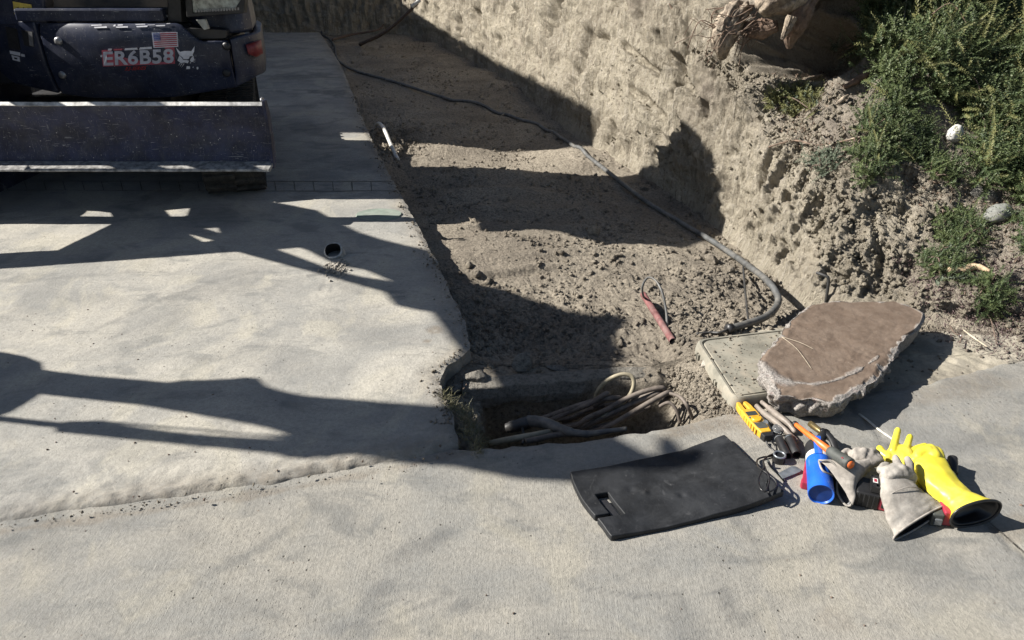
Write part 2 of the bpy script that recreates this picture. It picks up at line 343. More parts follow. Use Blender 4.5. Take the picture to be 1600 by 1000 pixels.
# tooled joint running away to the right of the tools
ja, jb = P(1340, 648), P(1640, 900)
tx, ty = jb.x - ja.x, jb.y - ja.y; ln = math.hypot(tx, ty); dd = ((XX - ja.x) * ty - (YY - ja.y) * tx) / ln
ZZ -= 0.012 * np.exp(-(dd / .010) ** 2)
V = np.stack([XX, YY, ZZ], -1).reshape(-1, 3); F = grid_faces(NU, NV)
s1, f1 = skirt(V.reshape(NU, NV, 3)[:, -1].copy(), .12, 51, out=(0, 1), amp=.008)
AV = np.concatenate([V, s1]); me = np_mesh('sidewalk', AV, np.concatenate([F, f1 + len(V)])); o = link('sidewalk', me, M['walk'], smooth=True); tag(o, kind='structure')
attr(me, 'stain', np.maximum(blobs(AV, [(300, 830, 36, 26, 0, .30), (180, 815, 55, 18, -5, .25), (40, 850, 60, 26, 0, .3), (660, 850, 60, 14, -22, .5), (600, 920, 24, 12, -25, .5), (580, 985, 60, 16, 0, .42), (740, 945, 60, 16, 0, .3), (390, 950, 70, 22, 10, .25), (1165, 830, 50, 12, 50, .5), (1310, 855, 110, 16, -8, .4), (1010, 880, 20, 20, 0, .2), (1290, 870, 90, 12, 0, .25), (870, 985, 40, 20, 30, .3), (1080, 985, 30, 30, 60, .35), (1055, 950, 16, 40, -20, .35), (1140, 950, 14, 36, -30, .4), (1480, 910, 120, 26, 10, .25), (1530, 690, 70, 14, 0, .3), (1440, 680, 60, 14, 20, .22), (1560, 740, 50, 16, 0, .3), (1290, 915, 24, 10, 10, .35), (60, 960, 60, 30, 0, .2)], 8), lines(AV, [([(890, 905), (915, 920), (960, 925), (990, 933), (1040, 928), (1075, 930), (1140, 922)], 3.2, .6), ([(1120, 895), (1135, 930), (1165, 975)], 5, .5), ([(1060, 920), (1075, 955), (1100, 1000)], 5, .45), ([(1110, 868), (1180, 876), (1300, 862), (1420, 852)], 3.5, .45), ([(1030, 840), (1055, 860)], 2.5, .4), ([(690, 935), (560, 985)], 3, .35), ([(350, 930), (360, 960), (400, 985)], 4, .3)], 9)))
attr(me, 'soiling', np.maximum(blobs(AV, [(800, 690, 90, 12, -5, .6), (1080, 668, 60, 14, -8, .7), (1160, 655, 60, 14, 0, .5), (1500, 610, 130, 26, -12, .45), (1590, 820, 30, 30, 0, .5), (1300, 970, 30, 18, 20, .3)], 10), lines(AV, [([(-10, 832), (260, 794), (420, 770), (560, 744), (720, 708)], 6, .55), ([(1345, 650), (1470, 755), (1640, 900)], 5, .35)], 11)))

# ---- excavated bank: foot curve from far left, along the trench, round the corner to the right
FT = [(-12, 14.9, -.14, 2.6, .5, .5, 90), (-4.5, 14.6, -.14, 2.6, .5, .5, 90), (-1.9, 14.3, -.14, 2.5, .5, .5, 75), (-1.25, 13.3, -.14, 2.3, .45, .5, 30), (-.17, 10.2, -.13, 2.0, .45, .5, 12), (.60, 6.95, -.12, 1.75, .40, .5, 10),
      (.98, 5.8, -.11, 1.55, .36, .5, 14), (1.24, 5.0, -.10, 1.12, .36, .55, 22), (1.42, 4.4, -.09, .80, .36, .6, 30), (1.47, 3.8, -.07, .60, .42, .62, 38), (1.52, 3.42, -.04, .42, .42, .62, 46),
      (1.75, 3.26, -.01, .26, .36, .6, 54), (2.05, 3.12, .0, .12, .25, .58, 58), (2.3, 2.85, .0, .05, .12, .5, 60), (2.9, 2.45, .0, .03, .1, .45, 62), (4.4, 1.9, .0, .03, .1, .4, 66)]
FT = np.array(FT, float)
seg = np.hypot(np.diff(FT[:, 0]), np.diff(FT[:, 1])); par = np.concatenate([[0], np.cumsum(seg)])
S = [0.0]
def fint(s_): return [np.interp(s_, par, FT[:, k]) for k in range(7)]
while S[-1] < par[-1]:
    q = fint(S[-1]); S.append(S[-1] + 0.0029 * max(2.2, math.hypot(q[0], q[1]) if q[1] < 14 else 9))
S = np.array(S); q = [np.convolve(np.pad(a, 12, mode='edge'), np.hanning(25) / np.hanning(25).sum(), 'valid') for a in fint(S)]
fx_, fy_, fz_, hb, ln_, sl, an = q
NT_ = 330; tt = np.linspace(0, 1, NT_)
TF = 0.58
T2 = np.clip(tt / TF, 0, 1)[None, :]; T3 = (np.clip((tt - TF) / (1 - TF), 0, 1) ** 1.25)[None, :]
fn = lambda a: a[:, None]
wob = fbm(S * 1.1, 0, 0, 3, 61)[:, None] * .10
off = fn(ln_) * T2 ** 1.25 + 3.4 * T3 + wob * T2
zz = fn(fz_) + fn(hb) * (T2 - .04 * np.sin(T2 * 6.28)) + 3.4 * T3 * fn(sl)
nx = np.cos(np.radians(an))[:, None]; ny = np.sin(np.radians(an))[:, None]
BX = fn(fx_) + off * nx; BY = fn(fy_) + off * ny; BZ = zz
claym = ss(.075, .02, T3 + .05 * fbm(BX * 2.5, BY * 2.5, BZ * 2.5, 4, 63)) * ss(2.35, 1.95, BX + .25 * fbm(BX * 4, BY * 4, 0, 3, 64)) * ss(1.02, .55, T2 * ss(1.2, 1.6, BX) + .25 * fbm(BX * 3, BY * 3, BZ * 3, 4, 62))
# displacement
dist = np.hypot(BX, BY)
streak = fbm(S[:, None] * 7 + 0 * BZ, BZ * 1.1, 0, 4, 65)
ridg = 1 - np.abs(fbm(S[:, None] * 5 + .4 * BZ, BZ * 3, 3, 5, 66)) * 2
lump = fbm(BX * 5, BY * 5, BZ * 5, 5, 67, .58)
clod = np.abs(fbm(BX * 16, BY * 16, BZ * 16, 4, 68, .6))
fine = fbm(BX * 45, BY * 45, BZ * 45, 3, 69)
foot = ss(.0, .14, T2)
crk = ss(.035, 0, np.abs(fbm(S[:, None] * 3.2 + .3 * BZ, BZ * 1.0, 2, 4, 72))) * ss(-.1, .3, fbm(BX * 2, BY * 2, BZ * 2, 2, 73))
pock = ss(.45, .75, fbm(BX * 7, BY * 7, BZ * 7, 4, 74)) 
scal = np.abs(np.sin(S[:, None] * 22 + 3 * fbm(S[:, None] * 1.3, BZ * 1.5, 0, 3, 79))) * ss(-.2, .4, fbm(S[:, None] * .9, BZ * 1.2, 4, 2, 80))
ledge = ss(.0, .12, fbm(BX * 2.2, BY * 2.2, BZ * 3.4, 4, 71)) * .04
drape = (1 - 2 * np.abs(fbm(S[:, None] * 8 + .5 * fbm(BX * 3, BZ * 3, 0, 2, 60), BZ * 1.3, 0, 5, 59, .55)))
gou = np.clip(drape - .55, 0, 1) * 2
D = claym * (streak * .040 + drape * .030 + ridg * .030 + scal * .018 + .020 * np.clip(fbm(S[:, None] * 16, BZ * 3.5, 1, 4, 56), -1, .25) + ledge * .5 + lump * .032 + fine * .006 + .022 * fbm(BX * 22, BY * 22, BZ * 14, 5, 75, .62) - .012 * ss(.2, .55, fbm(BX * 6, BY * 6, BZ * 9, 4, 53, .6)) - crk * .04 - gou * .0) + (1 - claym) * (lump * .07 + .013 * fbm(BX * 13, BY * 13, BZ * 13, 6, 68, .62) - .010 * ss(.25, .6, fbm(BX * 9, BY * 9, BZ * 9, 3, 58)) + fine * .010)
_cx, _cy = pix(np.stack([BX, BY, BZ], -1)); _w = fbm(BX * 12, BY * 12, BZ * 12, 3, 57) * 3.0
GOUGE = [([(876, 2), (868, 22), (858, 48)], 6, .09), ([(956, 0), (958, 30)], 3, .04), ([(977, 72), (1000, 92), (1023, 110)], 4, .05), ([(1055, 86), (1058, 118), (1052, 150)], 4, .05), ([(1040, 60), (1044, 100)], 3, .035), ([(925, 52), (918, 80), (905, 110)], 4, .045), ([(928, 62), (945, 55), (952, 62)], 4, .05), ([(985, 140), (1010, 160), (1035, 185)], 5, .04), ([(810, 20), (808, 60)], 3, .035), ([(745, 20), (750, 60)], 5, .06), ([(720, 30), (722, 70)], 4, .05),
  ([(780, 60), (776, 95)], 3, .03), ([(840, 90), (850, 130)], 3, .03), ([(893, 130), (905, 160)], 4, .03), ([(1235, 306), (1246, 332)], 5, .05), ([(1335, 400), (1350, 414)], 7, .07), ([(1296, 354), (1276, 388)], 4, .04), ([(1260, 360), (1290, 372)], 5, .04), ([(1165, 175), (1160, 235)], 3, .03), ([(1098, 160), (1100, 200)], 4, .03), ([(1070, 120), (1085, 165)], 3, .03), ([(1205, 260), (1195, 330)], 4, .03), ([(1180, 300), (1170, 380)], 3, .025),
  ([(1310, 300), (1330, 350)], 6, .05), ([(1360, 340), (1375, 400)], 6, .05), ([(1225, 380), (1250, 430)], 4, .03), ([(1290, 420), (1330, 440)], 5, .04), ([(1130, 110), (1150, 140)], 6, .05), ([(1000, 20), (1010, 60)], 3, .03), ([(1030, 210), (1050, 240)], 5, .03), ([(960, 200), (965, 240)], 6, .04)]
gg = np.zeros(BX.shape)
for pts_, w_, d_ in GOUGE:
    if pts_[0][0] < 1110: w_ *= 1.7; d_ *= 1.9
    else: d_ *= .7
    for (x0, y0), (x1, y1) in zip(pts_[:-1], pts_[1:]):
        l2 = (x1 - x0) ** 2 + (y1 - y0) ** 2; t_ = np.clip(((_cx - x0) * (x1 - x0) + (_cy - y0) * (y1 - y0)) / l2, 0, 1); dd_ = np.hypot(_cx - x0 - t_ * (x1 - x0), _cy - y0 - t_ * (y1 - y0)) + _w
        gg = np.maximum(gg, d_ * 1.2 * ss(w_ * 1.3, w_ * .3, dd_))
D -= gg
D *= (.25 + .75 * foot)
brow = ss(.6, 1, T2) * ss(.25, 0, T3) * .06 * fbm(S[:, None] * 3, 0, 5, 4, 70)
BX -= (D + brow) * nx * .85; BY -= (D + brow) * ny * .85; BZ += D * .5
# undercut hollow below the old stump
_px, _py = pix(np.stack([BX, BY, BZ], -1)); _m = inpoly(_px, _py, [(1160, 62), (1335, 50), (1345, 110), (1230, 125), (1160, 105)])
hp = np.array([BX[_m].mean(), BY[_m].mean(), BZ[_m].mean()]); hd = np.sqrt(((_px - 1248) / 108) ** 2 + ((_py - 72) / 58) ** 2)
hol = ss(1, .55, hd); BX += hol * .8 * nx; BY += hol * .8 * ny; BZ -= hol * .25
bank_co = np.stack([BX, BY, BZ], -1); bank_clay = claym
q0 = bank_co[:, :1].copy(); q0[..., 2] -= .3; q0[..., 0] -= .12 * nx; q0[..., 1] -= .12 * ny
bank_full = np.concatenate([q0, bank_co], 1)
V = bank_full.reshape(-1, 3); Fb = grid_faces(*bank_full.shape[:2])
fm = (np.concatenate([claym[:, :1], claym], 1)[:-1, :-1].ravel() < .5).astype(np.int32)
me = np_mesh('clay_bank', V, Fb[:, ::-1])
o = link('embankment', me, M['bank'], smooth=True); tag(o, kind='structure'); 
cc2 = np.maximum(claym, ss(1500, 1380, _cx + 60 * fbm(BX * 3, BY * 3, BZ * 3, 4, 55)) * ss(200, 290, _cy + 50 * fbm(BX * 4, BY * 4, 3, 4, 54)) * .85)
attr(me, 'clayness', np.concatenate([cc2[:, :1], cc2], 1).ravel())

# ---- trench floor
def floor_h(X, Y):
    px_, py_ = pix(np.stack([X, Y, np.full_like(X, -.12)], -1))
    h = -.125 + 0 * X
    h += .095 * ss(.62, .95, X) * ss(3.35, 2.75, Y)                    # rises towards the box lid and the walk
    h += .03 * ss(5, 9, Y)
    h += .035 * fbm(X * 1.5, Y * 1.9, 0, 3, 81)
    dw = X - edge_x(Y)
    h += .045 * ss(.30, .02, dw) * (ss(3.4, 2.75, Y)) + .02 * ss(.2, 0, dw)
    for (cx, cy, a, sx_, sy_, r_) in ((P(920, 375).x, P(920, 375).y, .045, .55, .05, 0), (P(800, 395).x, P(800, 395).y, .025, .4, .035, 0), (P(1130, 405).x, P(1130, 405).y, .05, .2, .12, 0), (P(720, 245).x, P(720, 245).y, .04, .3, .15, 0), (P(590, 215, -.1).x, P(590, 215, -.1).y, .10, .11, .16, 0)):
        h += a * np.exp(-((X - cx) / sx_) ** 2 - ((Y - cy - .05 * np.sin(X * 5)) / sy_) ** 2)
    h += .014 * np.sin(Y * 17 + 2.5 * fbm(X * 1.2, Y * 1.2, 0, 3, 95) + X * 1.5) * ss(-.2, .3, fbm(X * .9, Y * 1.4, 0, 2, 96)) - .02 * np.exp(-((Y - P(900, 400).y - .04 * np.sin(X * 7)) / .02) ** 2) * (X < .9)
    rough = .6 + .6 * ss(-.2, .5, fbm(X * 1.2, Y * 1.2, 0, 2, 82))
    h += rough * (1 - .5 * ss(3.6, 4.4, Y)) * (.018 * np.abs(fbm(X * 11, Y * 11, 0, 4, 83, .6)) + .010 * np.abs(fbm(X * 30, Y * 30, 0, 3, 84)) + .004 * fbm(X * 80, Y * 80, 0, 2, 85))
    # pit
    m = ss(PIT['x0'] - .03, PIT['x0'] + .02, X) * ss(PIT['x1'] + .02, PIT['x1'] - .03, X) * ss(2.64, 2.60, Y)
    bot = -.60 + .36 * ss(PIT['x0'] + .45, PIT['x1'] - .08, X) + .03 * fbm(X * 9, Y * 9, 0, 3, 86)
    m2 = ss(2.45, 2.40, Y) * ss(PIT['x1'] + .04, PIT['x1'] - .01, X)*ss(PIT['x0'] - .03, PIT['x0'] + .02, X)
    h = h * (1 - m) + bot * m
    bk = ss(-.42, -.34, X) * ss(.72, .60, X) * ss(2.60, 2.63, Y) * ss(3.0, 2.70, Y); h = h * (1 - bk * .85) + bk * .85 * (-.052 + .012 * fbm(X * 14, Y * 14, 0, 4, 88))
    # ground under the sidewalk stays low, right of the pit it meets the walk
    h = np.where(Y < np.interp(X, bx, by) - .05, np.minimum(h, -.08), h)
    right = ss(.64, .80, X) * ss(3.25, 2.85, Y)
    h = h * (1 - right) + right * (-.012 + .006 * fbm(X * 20, Y * 20, 0, 4, 87) + .012 * ss(1.9, 2.2, X))
    h = np.where(Y < np.interp(X, bx, by) - .02, np.minimum(h, -.03), h)
    return h
ysr = [1.75]
while ysr[-1] < 15.2: ysr.append(ysr[-1] + .0036 * ysr[-1])
ysr = np.array(ysr); NU = 480
uu = np.linspace(0, 1, NU)
xl = edge_x(ysr) - .06 ; xl = np.where(ysr < 2.75, -.45, xl)
xl = np.minimum(xl, edge_x(ysr) - .05)
fo = np.argsort(-FT[:, 1]); 
xr = np.interp(-ysr, -FT[:, 1], FT[:, 0]) + .35; xr = np.where(ysr < 4.6, xr + .35 * ss(4.6, 3.6, ysr), xr); xr = np.where(ysr < 3.6, np.interp(ysr, [1.7, 3.2, 3.6], [3.9, 3.1, 2.2]), xr)
xr = np.convolve(np.pad(xr, 6, mode='edge'), np.ones(13) / 13, 'valid')
GX = xl[:, None] + (xr - xl)[:, None] * uu[None, :]; GY = np.repeat(ysr[:, None], NU, 1); GZ = floor_h(GX, GY)
V = np.stack([GX, GY, GZ], -1).reshape(-1, 3)
me = np_mesh('trench_floor', V, grid_faces(*GX.shape)[:, ::-1]); o = link('trench_floor', me, [M['dirt'], M['dust']], smooth=True); tag(o, kind='structure')
dm = (GX > 1.0 + .05 * fbm(GX * 9, GY * 9, 0, 4, 89)) & (GY < 3.02 + .10 * fbm(GX * 7, GY * 7, 0, 4, 90) - .35 * ss(1.9, 2.6, GX)); me.polygons.foreach_set('material_index', dm[:-1, :-1].ravel().astype(np.int32))
# the wide ground sheet everything is dug into
mb = MB(); mb.add([(-60, -30, -.62), (60, -30, -.62), (60, 90, -.62), (-60, 90, -.62)], [(0, 1, 2, 3)])
o = mb.build('ground', M['soil']); tag(o, kind='structure')

# surface lookup for placing things: where the view ray meets the built terrain
from mathutils.bvhtree import BVHTree
def _bvh(o):
    me = o.data; n = len(me.vertices); a = np.empty(n * 3, np.float32); me.vertices.foreach_get('co', a)
    f = np.empty(len(me.loops), np.int32); me.loops.foreach_get('vertex_index', f)
    return BVHTree.FromPolygons(a.reshape(-1, 3).tolist(), f.reshape(-1, 4).tolist())
_trees = [_bvh(bpy.data.objects[k]) for k in ('embankment', 'trench_floor')]
def HIT(px, py, up=0.0, slabs=True):
    r = ray(px, py); best = None
    for t in _trees:
        h = t.ray_cast(Vector((0, 0, CAMH)), r)
        if h[0] is not None and (best is None or h[3] < best[3]): best = h
    p = best[0].copy() if best else P(px, py, 0); p.z += up; return p
def GZ_(x, y):
    z = -9
    for t in _trees:
        h = t.ray_cast(Vector((x, y, 5)), Vector((0, 0, -1)))
        if h[0] is not None: z = max(z, h[0].z)
    return z

M['joint'] = mat_dirt('joint_dirt', (.27, .25, .22), (.15, .14, .12))
def joint(x0, x1, y0, y1, wd, seed):
    n_ = 60; V = []; F = []
    for i in range(n_ + 1):
        t = i / n_; x = x0 + (x1 - x0) * t; y = y0 + (y1 - y0) * t; h_ = wd * (.6 + .5 * abs(float(fbm(x * 9, y * 9, 0, 3, seed)))); zz_ = DZ + 0.006 * float(fbm(x * 1.3, y * 1.3, 0, 3, 11)) + .0022
        nx_, ny_ = -(y1 - y0), (x1 - x0); l_ = math.hypot(nx_, ny_); V += [(x + nx_ / l_ * h_, y + ny_ / l_ * h_, zz_), (x - nx_ / l_ * h_, y - ny_ / l_ * h_, zz_)]
    F = [(2 * i, 2 * i + 1, 2 * i + 3, 2 * i + 2) for i in range(n_)]; return V, F
jb_ = MB()
for yy in (b0, b1): jb_.add(*joint(-4.5, float(edge_x(yy)) - .01, yy, yy, .005, 3))
xq = -4.4
while xq < float(edge_x(b0)) - .1: jb_.add(*joint(xq, xq * (b1 - .008) / (b0 + .008), b0 + .008, b1 - .008, .0035, 5)); xq += .132
tag(jb_.build('paving_joint', M['joint']), kind='structure')
jm = MB(); pa_, pb_ = P(1342, 647), P(1404, 694); jm.tube([pa_.lerp(pb_, t) + Vector((.002 * math.sin(t * 9), 0, .0005)) for t in np.linspace(0, 1, 14)], .0055, 8, flat=.5)
tag(jm.build('joint_bead', mat_plain('pale_joint', (.55, .53, .47), .9, var=.2, vs=60), smooth=True), kind='structure')
V, F = joint(P(1404, 694).x, P(1640, 900).x, P(1404, 694).y, P(1640, 900).y, .0045, 7); V = [(x, y, .0035) for x, y, z in V]
tag(MB().add(V, F).build('walk_joint', M['joint']), kind='structure')
# ================================================================ EXCAVATOR, upper works (their shadows cross the slab)
M['navy'] = mat_plain('navy_paint', (.018, .024, .050), .42, spec=.4, var=.3, vs=6, dust=.40, scr=.55, bump=.1, dustcol=(.10, .10, .11))
M['blade'] = mat_plain('blade_paint', (.015, .020, .054), .5, spec=.4, var=.5, vs=7, dust=.6, scr=.9, bump=.3, bd=.002, dustcol=(.080, .082, .096))
M['black'] = mat_plain('black_plastic', (.018, .018, .020), .5, var=.3, dust=.15, dustcol=(.12, .11, .10))
M['steel'] = mat_plain('worn_steel', (.30, .30, .31), .45, metal=.7, var=.3, dust=.3)
M['rubber'] = mat_plain('track_rubber', (.045, .043, .041), .85, var=.3, dust=.7, spec=.2, dustcol=(.14, .125, .105))
M['glass'] = mat_plain('dark_glass', (.02, .024, .03), .08, var=.1, spec=.6, bump=0)
exc = empty('mini_excavator', (-2.6, 5.6, 0), 'dark navy mini excavator with rubber tracks and scratched dozer blade, parked on the slab', 'excavator')
cs = math.cos(SUN_EL) * math.cos(SUN_AZ)
def lift(p, X0):
    t = (p.x - X0) / cs; return p + SDIR * t
XB = -3.5
def LB(pts, X0=XB): return [lift(HIT(a, b) if c else P(a, b, 0.022), X0) for a, b, *c in pts]
boom = LB([(-80, 426), (120, 412), (270, 401), (372, 394), (480, 423), (601, 457), (617, 477), (646, 484), (675, 489), (688, 505), (704, 530), (723, 553), (735, 575), (742, 598), (715, 625), (700, 650), (955, 668), (978, 556, -.12), (966, 537, -.12), (966, 518, -.12), (978, 508, -.12), (985, 498, -.12), (966, 492, -.12), (908, 489, -.12), (860, 476, -.12), (800, 457, -.12), (736, 441, -.12), (672, 391), (640, 384), (598, 374), (560, 362), (528, 346), (495, 328), (400, 310), (182, 310), (173, 333), (182, 347), (90, 391), (0, 396), (-80, 400)])
holes = [LB([(184, 344), (300, 344), (314, 349.6), (186, 349.6)]), LB([(372, 344), (415, 344), (436, 349.6), (394, 349.6)]), LB([(259, 329), (297, 326), (293, 337), (277, 341), (268, 339)]), LB([(320, 357), (340, 356), (344, 364)]), LB([(296, 366), (318, 372), (333, 376), (318, 378)]),
         LB([(435, 390), (468, 387), (480, 391), (512, 408), (544, 417), (570, 422), (611, 439), (565, 432), (544, 427), (513, 419), (480, 406)])]
MB().prism(boom, SDIR * .16, holes=holes).build('boom', M['navy'], exc)
MB().prism(LB([(-140, 352), (0, 351), (84, 348), (120, 342), (135, 333), (141, 324), (146, 330), (176, 333), (182, 314), (400, 314), (430, 300), (430, 262), (182, 262), (-140, 262)]), SDIR * .12).build('shade_plate', M['navy'], exc)  # unseen plate added to shade the slab under and behind the blade
arm = LB([(740, 600), (715, 625), (690, 634), (660, 633), (480, 619), (448, 613), (419, 604), (406, 591), (384, 590), (365, 592), (330, 594), (288, 594), (262, 597), (128, 585.6), (58, 576), (61, 616), (224, 634), (288, 645), (352, 656), (416, 669), (451, 680), (416, 680), (160, 657), (112, 658), (96, 660), (0, 650), (-80, 643), (-80, 651), (0, 659), (86, 669), (86, 675), (432, 710), (448, 716), (480, 717), (560, 712), (640, 718), (700, 722), (740, 730), (800, 742), (870, 746), (900, 748), (960, 735), (1015, 735), (1060, 732), (1097, 722), (1107, 708), (1096, 700), (1066, 703), (1045, 680), (1018, 672), (1012, 690), (1016, 705), (1000, 700), (957, 678), (955, 640)])
aslit = LB([(180, 662), (416, 683), (442, 687), (300, 678)])
MB().prism(arm, SDIR * .16, holes=[aslit]).build('arm', M['navy'], exc)
bkt = LB([(64, 566), (42, 557), (0, 549), (-80, 545), (-260, 560), (-330, 640), (-80, 655), (0, 651), (22, 643), (42, 631), (62, 618), (75, 596)])
MB().prism(bkt, SDIR * .45).build('bucket', M['steel'], exc)
# cab / upper house profile, lifted to the side plane and built through to the far side
X1 = -1.72
W = lambda a, b, x: PX(a, b, x)
prof = [P(541, 333), P(621, 319)] + [HIT(a, b) for a, b in ((704, 353), (880, 353), (940, 358), (988, 364), (1020, 372), (1065, 388), (1128, 366), (1130, 320), (1129, 288), (1116, 250), (1097, 221), (1081, 198), (1065, 187), (1055, 202), (1042, 227), (1017, 256), (994, 272), (975, 282), (899, 278), (848, 275), (762, 258), (704, 258), (640, 248))] + [P(526, 219)]
prof = [lift(p, X1) for p in prof]
ZC = 1.30; clean = []
for i, p in enumerate(prof):
    q = prof[(i + 1) % len(prof)]
    if p.z >= ZC: clean.append(Vector((X1, p.y, p.z)))
    if (p.z >= ZC) != (q.z >= ZC): t = (ZC - p.z) / (q.z - p.z); clean.append(Vector((X1, p.y + (q.y - p.y) * t, ZC)))
MB().prism(clean, (-.46, 0, 0)).build('cab', M['navy'], exc)
MB().box((-2.80, 5.52, 1.62), (1.16, .98, .62)).build('engine_hood', M['navy'], exc, bevel=.05)

# building off to the left whose long shadow covers the far end of the trench
M['stucco'] = mat_concrete('stucco', (.42, .40, .36), (.40, .38, .34), (.36, .34, .31))
bld = empty('outbuilding', (-7.5, 13, 0), 'pale stucco outbuilding with sloping roof standing behind the excavator', 'building')
wy0, wy1 = 7.12, 18.0
wl = [(-6, wy0, -.1), (-6, wy1, -.1), (-6, wy1, 5.06 - .232 * (wy1 - wy0)), (-6, wy0, 5.06)]
MB().prism(wl, (-3.2, 0, 0)).build('wall', M['stucco'], bld)
rz = lambda y: 5.06 - .232 * (y - wy0)
MB().prism([(-5.99, wy0 + .0, rz(wy0) + .003), (-5.99, wy1 + .2, rz(wy1 + .2) + .003), (-5.99, wy1 + .2, rz(wy1 + .2) + .1), (-5.99, wy0, rz(wy0) + .06)], (-3.25, 0, 0)).build('roof', M['black'], bld)
# ================================================================ EXCAVATOR, the part in view
def fy(x, z):                                # surface of the tail panel
    return 4.855 + .085 * ((x + 2.38) / .6) ** 2 + .05 * max(0, (.93 - z) / .25) ** 2 + .03 * max(0, (z - 1.0) / .1) ** 2
def DR(px, py, off=.004):                    # photograph pixel -> point just proud of the tail panel
    y = 4.88
    for _ in range(4):
        p = PY(px, py, y); y = fy(p.x, p.z) - off
    return PY(px, py, y)
def panel(name, st, parent, mat, thick=.05, rows=10):
    V = []; n = len(st)
    for (x, y, zb, zt) in st:
        for r in range(rows + 1):
            t = r / rows; z = zb + (zt - zb) * t
            V.append((x, y, z))
    return V, n, rows
def shell(V, n, rows, name, mat, parent, thick, bev=.012):
    F = [(i * (rows + 1) + r, (i + 1) * (rows + 1) + r, (i + 1) * (rows + 1) + r + 1, i * (rows + 1) + r + 1) for i in range(n - 1) for r in range(rows)]
    me = bpy.data.meshes.new(name); me.from_pydata([tuple(v) for v in V], [], F); me.update()
    o = link(name, me, mat, parent, smooth=True)
    s = o.modifiers.new('solid', 'SOLIDIFY'); s.thickness = thick; s.offset = -1 if thick > 0 else 1
    b = o.modifiers.new('bevel', 'BEVEL'); b.width = bev; b.segments = 3; b.limit_method = 'ANGLE'; b.angle_limit = R(50)
    return o
# tail panel
xsB, xsD = -2.965, -1.79
st = []
for i in range(41):
    x = xsB + (xsD - xsB) * i / 40
    zb = np.interp(x, [-2.97, -2.75, -2.2, -1.95, -1.79], [.655, .635, .645, .68, .70]); zt = 1.105 if x < -2.08 else 1.105 - .11 * float(ss(-2.08, -1.93, x))
    for r in range(15):
        t = r / 14; z = zb + (zt - zb) * t; st.append((x, fy(x, z), z))
tail = shell(st, 41, 14, 'tail_panel', M['navy'], exc, -.05)
# left side panel, slightly turned
st = []
for i in range(21):
    t_ = i / 20; x = -3.95 + (-2.985 + 3.95) * t_
    y0 = 5.30 + (4.945 - 5.30) * t_ ** 1.0 - .05 * math.sin(t_ * 3.14)
    for r in range(13):
        t = r / 12; zb = np.interp(x, [-3.95, -3.35, -2.985], [.80, .72, .655]); z = zb + (1.11 - zb) * t
        st.append((x, y0 + .05 * max(0, (.93 - z) / .25) ** 2, z))
shell(st, 21, 12, 'side_panel', M['navy'], exc, -.05)
# right corner panel, rounding to the side
cor = smooth_path([(-1.775, 4.945, 0), (-1.72, 4.985, 0), (-1.668, 5.07, 0), (-1.665, 5.22, 0), (-1.73, 5.45, 0), (-1.82, 5.75, 0), (-1.95, 6.0, 0)], 6)
st = []
for i, p in enumerate(cor):
    zb = .70 + .06 * min(1, i / 12); zt = 1.0 + .02 * min(1, i / 8)
    for r in range(11):
        t = r / 10; z = zb + (zt - zb) * t; k = max(0, (.85 - z) / .2) ** 2 * .05
        st.append((p.x - k, p.y + k, z))
cornr = shell(st, len(cor), 10, 'corner_panel', M['navy'], exc, -.05)
# deck, ledge and posts above the panels
MB().box((-2.80, 5.55, .90), (1.5, 1.0, .38)).build('house_frame', M['black'], exc, bevel=.01)
MB().box((-2.80, 6.19, .70), (1.30, .38, .34)).build('rear_shade_block', M['black'], exc, bevel=.01)  # hidden block added to close a gap in the machine's shadow
q = MB(); q.box((-2.62, 4.975, 1.145), (.92, .10, .075)); q.build('rear_sill', M['navy'], exc, bevel=.012)
gl = MB(); g0, g1, g2, g3 = PY(86, 27, 4.985), PY(262, 26, 4.985), PY(262, -60, 4.985), PY(78, -60, 4.985)
gl.prism([g0, g1, g2, g3], (0, .02, 0)); gl.build('rear_window', M['glass'], exc)
st_ = MB(); st_.prism([PY(92, 21, 4.975), PY(140, 23.5, 4.975), PY(262, 23.5, 4.975), PY(262, 26.5, 4.975), PY(100, 26.5, 4.975)], (0, .012, 0))
st_.build('window_ledge', mat_plain('pale_ledge', (.42, .43, .42), .5, var=.6, vs=25), exc)  # pale mottled strip along the foot of the window
MB().prism([PY(262, 36, 4.96), PY(284, 36, 4.96), PY(280, -50, 4.96), PY(264, -50, 4.96)], (0, .10, 0)).build('door_post', M['black'], exc, bevel=.008)
MB().prism([PY(-260, 40, 5.02), PY(74, 38, 4.96), PY(68, 0, 4.96), PY(66, -50, 4.97), PY(-260, -50, 5.04)], (0, .12, 0)).build('cab_corner', M['navy'], exc, bevel=.012)
# rounded shoulder at the right: ledge, cover and corner
sh_ = MB(); sh_.prism([(-2.06, 4.93, 1.0), (-1.80, 4.96, 1.0), (-1.80, 4.96, 1.06), (-2.06, 4.93, 1.075)], (0, .30, 0)); sh_.build('side_ledge', M['black'], exc, bevel=.02, seg=4)
pr = [(-1.79, 5.02), (-1.72, 5.06), (-1.69, 5.16), (-1.77, 5.5), (-1.90, 5.85), (-2.1, 5.85), (-2.1, 5.1), (-1.95, 5.05)]
mb = MB(); lo = [(x, y, 1.025) for x, y in pr]; mb.prism(lo, (-.03, .03, .30)); mb.build('engine_cover', M['navy'], exc, bevel=.03, seg=4)
